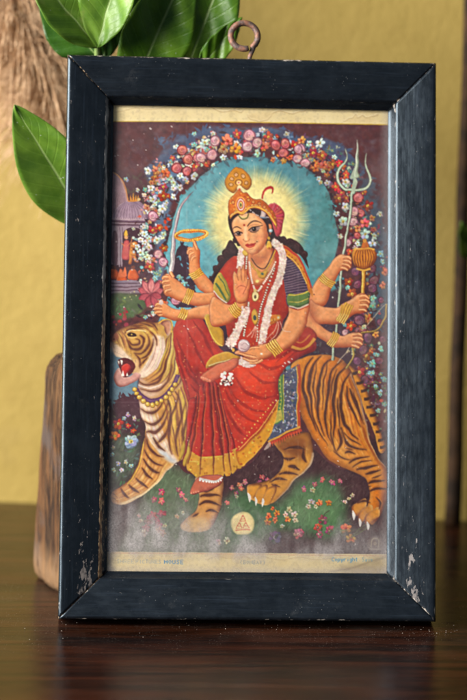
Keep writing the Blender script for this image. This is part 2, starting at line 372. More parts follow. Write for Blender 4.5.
# ================================================================ meadow
GRD = "100,394 114,386 128,384 136,392 142,420 176,462 192,474 240,470 275,440 300,440 345,470 372,440 396,440 396,560 100,560"
fill(GRD, (66, 40, 48)); fill("111,386 126,384 136,392 138,402 128,400 118,410 111,405", (92, 122, 138), soft=1)
fill("100,352 130,352 138,384 134,396 112,398 100,396", (104, 134, 152), soft=1)
leafy("115,402 122,395 132,395 138,404 136,420 120,424", (72, 42, 56), 40, 3, 1, 2); fill("115,404 122,397 132,397 139,406 138,430 116,430", (72, 42, 56))
_c = clip(GRD); _c.__enter__()
for p_, c_, a_ in (("142,470 180,468 215,500 226,530 230,560 120,560 128,530 140,500", (96, 118, 92), .9),
                   ("225,500 250,490 275,505 300,480 330,478 345,500 346,526 330,540 280,532 246,552 226,540", (76, 112, 80), .95),
                   ("111,440 140,440 136,470 111,490", (84, 104, 92), .8), ("290,500 320,490 338,505 330,530 300,522", (92, 130, 90), .85)):
    fill(p_, c_, a_, soft=5)
for _ in range(3200):
    x = rng.uniform(110, 390); y = rng.uniform(430, 551); g = rng.uniform(2, 8); b = rng.uniform(-1, 7)
    i = min(int((y-CY0)*CS), CHT-1); j = int((x-CX0)*CS); u = CAN[i, j]*255
    line([(x, y), (x+b*.4, y-g*.6), (x+b, y-g)], rng.uniform(.35, .9), tuple(np.clip(u+rng.choice([-26, -16, 18, 30])*np.array([.8, 1, .8]), 0, 255)), .6, taper=(1, .2))
for _ in range(60):
    x = rng.uniform(112, 140); y = rng.uniform(412, 486); leaf(x, y, rng.uniform(0, 3), rng.uniform(1.4, 3), jit((92, 112, 96), 22), .7)
_c.__exit__()
for x, y, r in ((118, 424, 5), (128, 426, 2.4), (133, 431, 2.2)): bloom(x, y, r, (188, 70, 60))
bloom(114.5, 435.7, 5, (206, 120, 64), (220, 190, 80)); bloom(131, 442, 6, (176, 190, 204), (214, 196, 110), 9, (100, 120, 150))
for t in "128,414 124,418 134,418 113,448 112,455 118,464 126,462 121,470 131,466 113,470".split(): x, y = map(float, t.split(',')); bloom(x, y, 2.3, jit((170, 182, 180), 20))
for t in "161,492,3.2 153.5,499,3 161.7,501,3.2 179,490,2.6 182.4,495,2.8 232,488,2.4 240.7,485.7,3 245.6,482,2.6 242,489,2.4 236,494,2.2 227,503,2.2 262,476.7,2.6 267.5,480,2.4 259,482.5,2.4 315,483.6,2.6 323,480,2.6 332,483,2.8 340,481.4,2.4 304.6,489,2.6 186,499,2.2".split():
    x, y, r = map(float, t.split(',')); bloom(x, y, r, jit((184, 96, 112), 14), (216, 176, 130))
for t in "153.5,514.6,3.8 148.8,522,3.8 156.7,519.5,3.4 157.8,525,3.8 146,528,3.6 162,514,3.6 150,517,2.6".split():
    x, y, r = map(float, t.split(',')); bloom(x, y, r, jit((158, 60, 84), 12), (190, 110, 120))
for t in "313,490,2.4 311.5,501.8,2.8 308.3,506.7,2.6 315.8,506.7,2 345,501.8,2.2 349,498,1.8 352,495,1.8 320,503,3 290,509.7,2.8 285.7,514.6,2.8 295,514.6,2.8 295,520.4,2.6 282.4,525.7,2 226.8,540,3 218,542,3 144,533,3.6 141,521,2.2 177,515.7,2.2 139,516,2 183,512,2 165,526,2.2 236,497,2".split():
    x, y, r = map(float, t.split(',')); bloom(x, y, r, jit((196, 184, 160), 14), (176, 130, 90))
for t in "268,515.7,3 276,513.5,2.8 266.8,522,3.4 275,520,2.8 287.8,519,2.8 329,503,3 159,531,3.4 163,534,3 346,528.5,5 350.7,539,4.8 319,503,2.8 272,509,1.8".split():
    x, y, r = map(float, t.split(',')); bloom(x, y, r, jit((206, 126, 66), 14), (188, 60, 50))
for t in "323,520.4,5 317.5,527.5,4.6 329,530,5 300,533,5 319,535,4".split():
    x, y, r = map(float, t.split(',')); rose(x, y, r*.6, (196, 126, 130), (120, 60, 72)); bloom(x, y, r*.8, jit((176, 92, 100), 16), (216, 176, 150), 6); bits(x, y+r*.5, r*.8, (80, 96, 70), 3)
bloom(275, 537, 5.6, (92, 80, 100), (150, 140, 150), 7); bits(275, 540, 5, (62, 60, 66), 5); bloom(298.5, 534, 4.2, (156, 104, 116), (200, 160, 150), 6)
for a in range(9): line([(340, 530), (346+a*2, 540-a*1.5), (356+a*2, 534-a)], .5, (110, 128, 84), .6)
line("323,520 326,514 330,511", .6, (70, 50, 50)); line("352,536 360,528 372,521", .8, (96, 110, 74), .8)
# medallions
disc(242.8, 523.4, 11.4, (224, 206, 150), soft=.5); disc(242.8, 523.4, 9.6, (236, 216, 160))
for p_ in ("242.8,515.6 240,521 245.6,521", "239.6,522 236.6,528.2 242.4,528.2", "246,522 243.2,528.2 249,528.2"):
    q_ = pts(p_); line(q_+[q_[0]], .8, (206, 104, 84), smooth=False)
line("236,529.6 249.4,529.6", .8, (206, 104, 84)); line("241,519.2 244.6,519.2", .6, (206, 104, 84)); line("238,526 241.4,526", .6, (206, 104, 84)); line("244.5,526 248,526", .6, (206, 104, 84))
disc(375, 544, 8, (112, 96, 92), alpha=.8, soft=.4); disc(375, 544, 6.6, (100, 82, 82), alpha=.8); line("371,548 371,541 374,538 378,539 379,543 377,548", 1.2, (150, 138, 124)); disc(375, 543, 2, (140, 124, 112)); line("369,549 381,549", .8, (150, 138, 124))
# ================================================================ tiger
SK = (72, 40, 38)
def stripes(txt, w, col=SK, alpha=.88, taper=(.25, .12)):
    for t in txt.split('|'):
        q_ = pts(t.strip())
        if col[0] < 100: line(q_, w*2.3, (132, 70, 36), alpha*.42, .7, (.5, .4)); line([(x+w*1.15, y+.3) for x, y in q_], w*.5, (240, 190, 104), .42, .35, (.4, .3))
        line(q_, w*1.22*rng.uniform(.85, 1.15), col, alpha, .12, taper)
def furry(path, n, ln, col, w=.5, ang=None, spread=2.0, alpha=.5):
    q = spl(pts(path), False)
    for _ in range(n):
        i = rng.randrange(len(q)-1); x, y = q[i]; t = q[i+1]-q[i]; a = math.atan2(t[1], t[0]) if ang is None else ang
        a += rng.uniform(-.3, .3); x += rng.uniform(-1, 1)*spread; y += rng.uniform(-1, 1)*spread
        line([(x, y), (x+math.cos(a)*ln, y+math.sin(a)*ln)], w*rng.uniform(.6, 1.3), jit(col, 10), alpha, taper=(.5, .1))
MB_, MBL = (96, 54, 50), (128, 78, 64)
def flow(p0, p1, n, cols, w, bend=(0, 0), alpha=.8):
    """a family of brush strokes between two guide lines, colours taken in turn"""
    A, B = spl(pts(p0), False), spl(pts(p1), False); m = 24
    A = A[np.linspace(0, len(A)-1, m).astype(int)]; B = B[np.linspace(0, len(B)-1, m).astype(int)]
    for k in range(n):
        f = (k+.5)/n+rng.uniform(-.2, .2)/n; s0 = rng.randrange(0, 4); s1 = m-rng.randrange(0, 6)
        line((A+(B-A)*f)[s0:s1], w*rng.uniform(.7, 1.3), jit(cols[k % len(cols)], 10), alpha, .12, (.3, .12), smooth=False)
# tail
form("346,364 353,368 360,378 366,390 372,403 377,420 382,436 386,448 383,453 379,450 375,436 370,422 364,408 357,394 350,381 343,374", (208, 138, 58), (110, 60, 40), (226, 176, 96), 2.0, (-.6, 0))
for a_, b_ in (("352,374", "358,371"), ("356,383", "363,380"), ("360,391", "368,388"), ("363.6,399", "371.6,396"), ("367,407", "374.6,404"), ("370,415.5", "377,412.5"), ("373,424", "379.6,421"), ("375.6,432", "382,429.6"), ("378,440", "384.6,437.5"), ("380,447", "386,445")):
    line(pts(a_)+[((pts(a_)[0][0]+pts(b_)[0][0])/2, (pts(a_)[0][1]+pts(b_)[0][1])/2+1)]+pts(b_), 3.0, (58, 34, 36), .92, .15, (1, .45))
# rear body and haunch
HN = "292,364 305,357.5 318,354 331,354.5 343,360 351,372 356,386 361,400 366,420 370,440 378,456 386,466 390,478 388,498 384,508 378,519 372,525 366,514 368,500 369.5,489 366,479 357,474 343,468 329,460 318,447 309,434 302,418 297,400 290,384"
form(HN, (208, 122, 46), (96, 44, 34), (236, 178, 100), 5.2, (-.5, -.3), outline=(60, 34, 34))
with clip(HN):
    fill("300,362 312,356 322,358 326,400 318,420 306,400", (222, 142, 58), .55, 2.5); fill("336,400 350,392 362,430 352,448 340,430", (220, 136, 62), .6, 3)
    fill("326,440 350,440 378,462 384,490 366,476 344,464", (222, 164, 90), .55, 3)
    fill("300,380 306,420 318,446 332,462 324,466 300,440 292,390", (104, 48, 36), .5, 2.5)
    flow("306,362 304,384 310,420 330,462", "350,376 360,404 370,440 386,470", 26, [(230, 160, 76), (184, 100, 44), (216, 138, 56), (236, 180, 100), (160, 84, 44)], 2.2, alpha=.5)
    furry("312,362 316,400 326,436 340,458", 120, 5, (232, 168, 84), .5, spread=9, alpha=.35); furry("340,366 350,400 362,436 376,470", 110, 5, (176, 88, 40), .5, spread=8, alpha=.35)
    stripes("313,357 306,368 303,384 306,402 311,416 317,432|321,355 312,368 309.5,384 311,404 316,428|334,357 322,368 319,384 317.5,401 320,420 325,436|341,360 332,370 329,384 326,408 327,429 332,444|346,366 337,376 334,393 334.6,423 333,442|350,373 342,384 341,400 342.5,418 352,433 359,440", 2.5)
    stripes("346,386 348,400 353,412 361,427|349,388 356,404 364,420|342,427 344,438 350,446 366.7,449.6|339,429 341,442 337,452|345,454 349,452 356,454|349,464 357,459 369,456|356,470 366,468 378,464.6|365,474 372,472 380,470|368,484 374,481 386,480|369,492 376,489 388,489|300,368 296,382 299,398", 2.4)
    stripes("317,362 314,376 313.6,392 315.6,408|328,360 325,374 322.4,392 322.6,410|337,368 331.6,384 330.4,400|313,414 320,432 328,446|331,412 331,430 334,446 340,456|338,398 338.4,414 341,430|353,392 359,410 364,424|344,432 352,440 362,445|345,448 354,450|334,450 342,458 352,461|352,468 362,462 372,461|366,488 372,486|372,478 382,474", 1.3, alpha=.8)
    line("350,374 356,388 362,406 366,424 370,442 378,456 387,467", 1.4, (232, 208, 176), .55, .5)
for k, (x_, y_) in enumerate(((356, 511), (362, 517), (369, 519.5))):
    form([(x_+9, y_-12), (x_+2, y_-9), (x_-4, y_-4), (x_-4, y_+3), (x_, y_+5), (x_+5, y_), (x_+10, y_-4)], (206, 140, 66), (118, 62, 42), (234, 196, 130), 1.8, (.5, -.5))
for x_, y_ in ((353.5, 515), (360, 521.5), (368.5, 525)): fill([(x_-1.4, y_-4), (x_-1, y_+2.5), (x_+.3, y_+5), (x_+1.7, y_)], (222, 214, 204))
stripes("357,503 364,501 370,503|376,497 380,503 378,510", 1.6)
# far hind leg under the saddle cloth
FL = "274,442 290,436 308,432 312,444 313,458 308,468 298,478 288,488 281,497 274,503.5 264,505 256,503 250,500 247.4,494 248,486 254,483 264,481 274,477 281,468 283,456 277,448"
form(FL, (202, 142, 66), (104, 58, 40), (232, 196, 128), 3, (-.4, .5), outline=(58, 36, 38))
with clip(FL):
    fill("276,444 300,436 308,440 304,456 288,456", (110, 56, 38), .7, 3); line("313,452 308,468 292,484 278,502", 2.4, (236, 220, 196), .6, .8)
    stripes("281,457.5 289,459.5 296,457|288,466 294,466 300,470|279,474 288,472 299,475|270,482 279,478 288,480|304,446 303,456 306,462|284,450 296,447 306,449|272,484 280,487", 2.6)
    furry("284,460 280,474 268,484", 60, 4, (228, 178, 96), .5, spread=6, alpha=.4)
for q_ in ("248,486 254,484 262,484 258,490 252,500 248,497", "258,488 266,484 268,488 262,500 258,504 254,499", "268,488 276,486 276,494 270,504 264,505 262,500"):
    form(q_, (208, 146, 68), (112, 62, 42), (236, 200, 136), 1.6, (-.5, .4))
for x_, y_ in ((249, 498), (255.3, 502), (263, 502.5)): fill([(x_-1.2, y_-5), (x_-1.2, y_), (x_+.2, y_+4.5), (x_+1.3, y_-1)], (228, 222, 210))
# near front legs and chest
L2 = "196,476 222,476 223,492 221,506 217,518 211,528 200,532 184,530 180,524 186,517 196,508 199,494"
form(L2, (200, 146, 88), (110, 68, 54), (232, 208, 168), 3, (-.5, .2), outline=(60, 40, 40))
with clip(L2):
    stripes("200,496 208,494 221,496|199,504 208,501 220,505|206,512 212,510 218,513|198,488 206,490 214,488|192,516 198,512", 2.4)
    fill("180,530 188,518 204,518 212,530 200,536", (226, 206, 164), .5, 2)
CH = "139,386 150,394 166,392 178,376 186,392 190,412 192,440 186,456 178,462 175,463 168,470 160,480 150,489 142,495 132,502 121,505.5 114,503.6 111.6,499 112.4,491.6 121,486.6 129,480 135,470 139,460 142,448 145,436 144,424 140,412"
form(CH, (206, 152, 88), (124, 72, 56), (234, 204, 150), 3.5, (.4, .3), outline=(84, 48, 46))
with clip(CH):
    flow("158,396 164,412 168,434 177,462", "186,378 192,400 193,430 186,458", 15, [(212, 176, 84), (132, 82, 62), (198, 148, 78), (96, 56, 52), (222, 188, 100)], 3.0, alpha=.85)
    fill("139,402 150,410 157,426 167,444 178,462 168,460 155,448 146,432 140,415", (228, 206, 190), .9, 1.6)
    flow("140,404 144,424 152,444 170,461", "156,404 160,424 168,444 177,462", 12, [(240, 226, 212), (222, 186, 160), (232, 214, 200)], 1.6, alpha=.7)
    fill("160,446 170,456 177,463 168,462 158,452", (180, 196, 210), .6, 1.2)
    stripes("139.6,408 146,412 153,412 160,407 165,398|141,419 148,424 156,423 163,415 168,402|145,432 150,431 157,431 164,423 169,410|155,443 160,441 166,434 170,420", 2.6, MB_, .85, (.15, .1))
    stripes("172,454 169,440 170,424 174,408 180,390|178,456 176,440 179,424 185,402|184,446 184,430 188,412", 2.4, MB_, .8, (.15, .1))
    fill("144,450 156,462 166,470 142,496 112,503 109,492 128,484 138,470", (216, 156, 96), .55, 2.5)
    flow("143,450 138,472 126,486 110,492", "170,464 156,484 138,498 116,505", 16, [(232, 186, 118), (196, 128, 72), (224, 170, 104), (178, 106, 62), (238, 204, 150)], 2.0, alpha=.6)
    line("173,465 158,482 140,496 120,505", 3, (238, 220, 190), .75, 1)
    stripes("147,438 150,448 157,455 165,458|145,449 149,458 157,464 164,466|143,459 148,467 155,472 160,473|141,468 146,475 152,479|136,477 141,483 147,488|129,484 134,490 139,493|121,488 125,494 129,498|153,436 158,446 166,452", 2.2, (84, 44, 42), .85)
    line("145,430 143,450 137,470 128,484", 1.1, (220, 186, 90), .85)
for y_ in (496, 500): line([(108, y_), (113, y_-3), (118, y_+1)], .6, (96, 54, 48), .7)
NK = "140,376 150,366 164,340 170,326 176,332 178,350 181,372 182,386 174,392 160,400 148,400 139,392"
form(NK, (188, 138, 88), (112, 66, 58), (226, 198, 130), 3, (.3, .3))
with clip(NK):
    flow("168,328 165,350 156,370 140,380", "178,334 182,360 180,384 166,398", 14, [(214, 182, 96), (140, 90, 66), (202, 156, 84), (104, 62, 56), (226, 200, 130)], 2.3, alpha=.85)
    fill("138,376 148,384 160,384 168,378 162,392 150,398 140,392", (222, 194, 180), .75, 1.6)
    stripes("137,380 146,385 156,383 162,374 167,358|140,388 150,392 160,390 168,380 172,364", 2.1, MB_, .8, (.15, .1)); line("138,384 150,389 162,384", 1.2, (240, 226, 214), .7)
HD = "156,322 162,319.6 168,319.4 171,323 171,331 168,336 165,340 164,352 158,366 150,374 142,378 136,375 130,372 133,364 127,359 120,358 115,356 113,350.5 111.8,343 112.6,336 116.4,331.5 123,328 132,324.8 142,321.5"
form(HD, (204, 160, 92), (118, 74, 62), (234, 202, 130), 3.4, (.2, .3), outline=(88, 54, 50))
with clip(HD):
    flow("112,334 118,342 124,356", "128,328 130,340 132,360", 8, [(220, 186, 110), (170, 116, 74), (228, 198, 130)], 1.8, alpha=.65)
    flow("130,326 140,330 148,340", "146,322 156,330 160,342", 8, [(216, 180, 96), (168, 116, 70), (226, 194, 112)], 1.8, alpha=.65)
    fill("152,336 160,336 164,346 160,362 152,372 142,378 137,375 144,364 151,352", (232, 212, 196), .92, 1.2)
    flow("152,336 152,350 146,364 138,374", "163,336 164,352 157,368 146,378", 14, [(242, 230, 218), (210, 176, 152), (236, 218, 202), (184, 140, 118)], 1.5, alpha=.75)
    fill("108,344 118,345 126,352 133,361 126,360 112,356", (228, 202, 180), .85, 1.2); fill("136,358 142,366 138,376 130,373", (214, 178, 142), .7, 1)
    stripes("126.5,338 131,348.5 140,348.5 144.5,341 141,335|132.5,353 141.5,353 149,344 147.5,333.5|128,339.5 132,345 138.5,344.4 139.4,340 135,338.6|138,359 146,356 151,348 152.6,338|139,366 143,362 148,357|140,335 144,338 143,344", 1.9, MB_, .88)
    stripes("113,334 117.5,339.5 121,347|117.5,332.7 122.7,339.5 125,348.5|121.4,331 126,337 128,346|110,339 113,344 115,350", 1.3, (120, 74, 62), .8)
    stripes("124,333 127,330.4 132.5,328.6 140,327.4 149,330|131,325.6 137,325.6 144,325.6|140,322.6 148,325.6 154,327|146,322 153,324 157,330|134,354 139,359 140,368|150,331 155,338 156,346", 1.6, MB_, .85)
    line("126,331.6 131,329.8 138,329.6 146,331.6", 1.0, (240, 218, 160), .85); fill("126.6,333.6 130,331.8 135.4,332.8 137,335.8 132,336.4 128.6,335.6", (62, 36, 38)); disc(131.6, 334, .9, (196, 170, 90)); line("127.6,336.4 132,337.4 137,336.8", .7, (226, 196, 130), .8)
    for k in range(9): line([(124+k*.8, 351+k*.9), (117-k*.2, 350+k*1.2), (111, 347+k*2)], .4, (240, 228, 216), .75)
    for k in range(6): disc(113+k*1.8, 351+k*.9, .4, (84, 48, 46), alpha=.8)
form("160,322.6 166,320.4 170,323 169.6,331 166.6,335 163.6,331 163.4,326", (196, 138, 110), (110, 62, 58), (236, 214, 196), 1.4, (.5, .3)); line("158,323 164,319.8 170,320.4 171.6,325 170.4,332", 1.1, (214, 170, 84))
# mouth
fill("117,361 124,358 131,360 135.5,365 134,371 128,377 123,378 119.5,371", (96, 34, 42)); form("121,367 127,364 131,368 128,374 124,376.5 121.5,372", (196, 62, 60), (130, 34, 44), (226, 110, 100), 1.3)
form("118,368 121,373 124,377.4 130,376.6 136,372.6 141,375 137,380 129,384.6 120,386 114.4,381 114,374", (208, 156, 148), (130, 78, 78), (232, 196, 184), 1.8, (.3, -.5))
for p_ in ("119.4,360 121,366 122.4,360.4", "117,361 118,365 119,361.4", "121,376 123,370.6 124.6,376.6", "126.5,376.4 127.6,373 129,376"): fill(p_, (236, 226, 212), smooth=False)
for k in range(6): line([(118+k*3.4, 359-k*.4+(k > 2)*k*.5), (119+k*3.4, 362)], .4, (60, 34, 40), .6)

# collar with gold beads
line("137,388 141,396 148,400.6 157,400 167,394 174,385 178,374", 4.2, (92, 56, 96)); line("137,388 141,396 148,400.6 157,400 167,394 174,385 178,374", 1, (130, 90, 130), .7)
fill('112.6,335.4 116,333 118.6,337 115.6,341 112.4,340', (176, 104, 88), .85, .5); disc(114, 339, .7, (84, 46, 44), ry=.5); line('112.2,341 114.6,343.6 118.6,343.6', .6, (120, 66, 58), .8); fill('109,342 116,343 122,350 127,357 118,356 111,351', (226, 196, 172), .6, 1)
for x_, y_ in pts("135.4,389 137,393.6 139.6,398 143,401.8 147.4,404.4 152.4,404.6 157,403 161.6,400.4 166,397 169.6,393.4 172.8,389.4 175.6,385"):
    disc(x_, y_, 2.5, (128, 88, 40)); disc(x_-.2, y_-.3, 2.0, (208, 168, 74)); disc(x_-.7, y_-.8, .8, (240, 220, 150))
# saddle cloth
fill("277,376 299,364 300,428 284,434 268,442 270,430 277,400", (84, 88, 110), smooth=False)
_c = clip("283,372 297,366 297.5,427 283,432 268,440 272,428 283,424", False); _c.__enter__()
for _ in range(420):
    x, y = rng.uniform(266, 299), rng.uniform(364, 442)
    leaf(x, y, rng.uniform(0, 3), rng.uniform(.8, 1.9), jit([(58, 62, 92), (150, 160, 178), (184, 186, 190), (70, 78, 110), (130, 120, 110)][rng.randrange(5)], 12), .9, .45)
_c.__exit__()
fill("277.6,378 283.6,374 283.6,420 278,424 275.6,424 277,400", (76, 116, 76), smooth=False); line("283.6,374 283.6,422", .8, (190, 176, 80)); line("281,376 281,420", .8, (150, 164, 84), .8)
fill("275,411 282,410 283,420 274,424", (170, 160, 84), smooth=False)
for y_ in range(380, 422, 4): disc(280.2, y_, .7, (196, 182, 90))
fill("296.6,366 300.5,364 300.6,428 297,430", (176, 74, 50), smooth=False); line("297,366 297.4,428", .9, (212, 160, 76))
line("268,442.4 276,437.4 286,432.6 300,427", 2, (206, 150, 74)); line("269,445 277,440 287,435.6 301,430", 3, (176, 64, 48))
for k in range(13): line([(270+k*2.4, 443.6-k*1.15), (270.4+k*2.4, 448-k*1.15)], .9, (198, 92, 66))
fill("264,450 267,445 270,442.6 270.6,446 266,450", (190, 170, 160), .8)

# ================================================================ sari
RD, RDD, RDL = (184, 58, 50), (112, 32, 42), (216, 104, 84)
SA = "180,319 190,317 200,317.6 206,326 214,340 224,352 236,356 258,356 276,352 296,340 310,332 316,348 300,358 285,368 279,380 278,402 270,424 258,441 242,460 234,466 222,468 206,470 192,472 188,460 190,440 189.6,412 186,396 180,376 175,356 172.4,336 174.6,324"
form(SA, RD, RDD, RDL, 4.5, (-.3, -.4), outline=(112, 36, 36))
PL = [("188,403 192,420 191,444 186,466 181.6,459 186,440", "")]
with clip(SA):
    fill("174,326 190,319 203,322 212,342 206,360 190,380 178,362", (172, 50, 48), .6, 3); fill("182,322 196,320 202,330 190,336 180,334", (196, 82, 76), .5, 3)
    fill("232,366 262,360 290,352 278,372 262,392 240,384", (222, 72, 50), .85, 4); fill("238,392 262,396 268,410 254,430 240,420", (212, 66, 48), .7, 4)
    fill("196,364 204,380 214,384 236,372 232,380 214,392 200,392 192,380", (110, 28, 36), .6, 2.5)
    for t in ("176,336 182,352 190,368 200,380|184,324 194,344 202,360 210,372|192,320 202,334 210,350 216,360|180,352 188,372 200,386|174,344 179,362 186,384 190,398|190,384 198,392 208,394",):
        stripes(t, 2.4, (112, 30, 38), .55, (.2, .2))
    stripes("226,390 232,402 244,416 262,424|228,384 236,398 250,408 270,412|236,378 246,392 262,398 276,396|250,372 262,382 278,382|224,398 230,416 240,432 252,440|256,362 270,368 284,364|262,358 280,356 300,346", 3, (122, 30, 34), .5, (.3, .1))
    stripes("230,388 238,402 252,413 268,416|240,378 250,389 266,392|228,404 236,422 248,434|246,366 262,374 280,372", 1.6, (222, 96, 70), .4, (.3, .1))
    stripes("296,344 290,350 276,362|310,336 300,348 286,360|304,334 292,346 276,354", 2, (112, 28, 34), .5)
# pleats fanning down with their gold hem
PLE = [("204,384 200,386 196,410 192,440 186.5,466 190,472 200,474.5 202,440 206,404", 0), ("205,384 203,420 201,450 199.5,474 206,476 213,475.6 213,440 211,400 210,384", 1),
       ("210,384 212,420 214,450 213,475.6 219,475.6 224,472.6 221,440 216,404 213,384", 2), ("213,383 218,410 223,446 224,472.6 231,471 226,430 220,400 217,384", 3),
       ("217,383 223,404 229,436 231,471 237,468.6 241,466.6 234,444 227,416 221,392", 4), ("188,402 196,396 198,386 194,420 186,452 182,462 186,440", 5)]
for q_, k in PLE:
    form(q_, (178+4*(k % 2), 54, 50), (104, 28, 40), (206, 96, 84), 1.8, (-.7, 0), outline=(92, 28, 36))
with clip("186,452 200,456 213,456 224,455 232,452 236,449 243,468 226,476 206,480 180,476"):
    for q_, k in PLE[:5]:
        with clip(q_):
            fill("180,440 250,440 250,480 180,480", (206, 168, 68), .82, smooth=False)
            for _ in range(26): disc(rng.uniform(186, 242), rng.uniform(452, 476), rng.uniform(.5, 1.2), jit([(150, 92, 40), (216, 186, 92), (170, 74, 44)][rng.randrange(3)], 12), alpha=.8)
stripes("200,458 206,457.5 212,458|213,457 219,457 223,456|224,454 228,453 231,452|232,450 234,449 237,447.6|189,461 194,461 199,462", .9, (214, 190, 96), .9, (1, 1))
stripes("206,386 203,420 200,474|210.6,386 212.6,424 213.4,474|213.4,386 220,424 224,471|217.6,386 225,424 231,470|199,392 195,430 188,464", 1.1, (84, 22, 34), .75, (.4, .6))
for q_ in ("190,450 186,466 183,463 188,446", "186,446 181,460 178.6,458 184,440"): form(q_, (196, 160, 72), (130, 84, 44), None, 1)
# gold border of the upper cloth
BD = "278,402 272,414 262,428 250,440 241,449 236,452 241,467 250,459 262,446 272,430 277,416"
form(BD, (212, 150, 56), (150, 72, 36), (230, 186, 92), 1.6, (.3, .3))
with clip(BD):
    for _ in range(120): disc(rng.uniform(238, 278), rng.uniform(402, 466), rng.uniform(.5, 1.3), jit([(160, 84, 38), (222, 184, 84), (178, 140, 60), (190, 90, 50)][rng.randrange(4)], 12), alpha=.8)
line("278,400 271,413 261,427 249,439 239,449", 1, (222, 182, 90), .9); line("241,467 250,459.4 262,446.4 272,430.6 277.4,416", .8, (218, 170, 80), .9)
for k in range(15):
    t = k/14.; x = 276-37*t; y = 402+46*t**1.0-3*math.sin(t*3.14); disc(x-.5, y-1.5, .7, (226, 190, 104))
for _ in range(230):
    x, y = rng.uniform(174, 300), rng.uniform(322, 452); i, j = int((y-CY0)*CS), int((x-CX0)*CS); c = CAN[i, j]*255
    if c[0] > 120 and c[1] < 80 and c[2] < 80: disc(x, y, .55, (222, 150, 96), alpha=.8)
# foot below the pleats
form("196,479 204,475 220,474 223.4,478 221,484 213,488 204,491 194,494 190,492 192,486", (186, 104, 84), (120, 50, 50), (216, 150, 122), 2, (-.3, -.4), outline=(96, 44, 48))
line("200,477.5 208,480.4 216,480.4 223,476.4", 2, (206, 196, 190))
for k in range(9): disc(200.6+k*2.6, 479.6+2.2*math.sin(k/8*3.1), .9, (236, 230, 222))
for k in range(4): disc(191.5+k*2.4, 492.4-k*.6, 1.2, (196, 116, 94)); disc(191.3+k*2.4, 492.8-k*.6, .5, (226, 166, 140))
# ================================================================ figure: hair, far arms, drape
SN, SND, SNL = (226, 152, 102), (158, 70, 44), (248, 208, 164)
HR = (52, 30, 36)
def skin(p, r=3.4, d=(-.4, -.5), c=SN, dk=SND, lt=SNL): form(p, c, dk, lt, r, d, outline=(132, 60, 44))
def bangle(a, b, n=3, w=1.5):
    (x0, y0), (x1, y1) = pts(a)[0], pts(b)[0]
    dx, dy = x1-x0, y1-y0; L_ = math.hypot(dx, dy); nx, ny = -dy/L_, dx/L_
    for k in range(n):
        o = (k-(n-1)/2)*w*1.15
        P_ = [(x0+nx*o, y0+ny*o), ((x0+x1)/2+nx*(o+1.0), (y0+y1)/2+ny*(o+1.0)), (x1+nx*o, y1+ny*o)]
        line(P_, w, (150, 96, 36)); line(P_, w*.62, (222, 176, 78)); line(P_[:2], w*.3, (246, 226, 150), .9)
def fingers(lst, c=SN, dk=SND, lt=SNL, w=2.6):
    for t in lst.split('|'):
        q_ = pts(t); line(q_, w, (140, 66, 50), 1, taper=(1, .75)); line(q_, w*.74, c, 1, taper=(1, .7)); line([(x-.3, y-.3) for x, y in q_], w*.26, lt, .75, taper=(.6, .4))
# hair behind the neck
for p_ in ("224,250 230,240 236,246 240,256 232,266 222,270 214,278 208,290 210,278 216,266", "268,214 276,232 284,238 295,240 302,246 306,256 309,268 302,258 292,252 278,250 270,246 264,232"):
    form(p_, HR, (34, 20, 28), (84, 52, 54), 2)
for x_, y_, r_ in ((231, 246, 4), (226, 253, 4.4), (221, 259, 4.2), (236, 240, 3.4), (276, 238, 4), (283, 240, 4), (290, 242, 4.2), (297, 246, 4), (304, 254, 4), (216, 268, 3.6), (211, 278, 3)): disc(x_, y_, r_, HR); line([(x_-r_*.6, y_), (x_, y_-r_*.6), (x_+r_*.6, y_)], .6, (92, 58, 58), .7)
# weapons behind hands
TR = (176, 190, 168)
line("353.6,184 349,222 344,250 340.4,285 336.8,323 332.6,360", 2.6, (72, 70, 66), .8); line("353.2,184 348.6,222 343.6,250 340,285 336.4,323 332.2,360", 1.9, TR); line("352.8,184 348.2,222 343.2,250 339.6,285", .6, (226, 232, 214), .8)
for p_ in ("345.3,148.5 347.6,156 345,162 339.6,168 337.2,175 339,183 345,188.6 353,188.6", "366.8,153 365,161 366.4,167 370,175 370,182 365,188.6 358,190 352,188.8"):
    line(p_, 3.2, (70, 66, 62), .8, taper=(.25, 1)); line(p_, 2.2, TR, taper=(.25, 1)); line(p_, .6, (230, 234, 212), .7, taper=(.3, 1))
form("357,139 358.4,160 358,170 360.4,177 354.6,178.6 349.6,178 354,168 356,155", TR, (96, 98, 88), (230, 234, 216), 1, (-.6, 0)); fill("352,182 354,177 356.4,182 355,192 352,192", TR); line("357,142 356.4,160 354.6,177", .5, (232, 236, 220))
# mace
line("363.4,266 363,290 362.6,312", 4.2, (110, 58, 28)); line("363.2,266 362.8,290 362.4,312", 3, (206, 148, 66)); line("362.4,270 362,310", .8, (244, 216, 130))
form("351.4,257 352.6,251 357,247.6 364,247 371,248 375.4,252 376,258 373.6,264 368,268 362,268.4 355.4,265.6", (206, 132, 58), (112, 52, 34), (238, 186, 102), 2.2, (-.4, -.4), outline=(84, 42, 30))
for k in range(8): x_ = 354.4+k*2.7; line([(363+(x_-363)*.7, 249.4), (x_, 257.6), (363+(x_-363)*.7, 266.6)], .8, (110, 46, 34), .85)
line("353,249.6 363,247.4 374,249.8", 1.6, (222, 168, 84)); line("356,268 363,269.6 370,268", 1.8, (222, 168, 84)); fill("361,247 363,240.4 366,240.4 368,247", (196, 112, 62)); disc(364.4, 240, 2, (206, 150, 80))
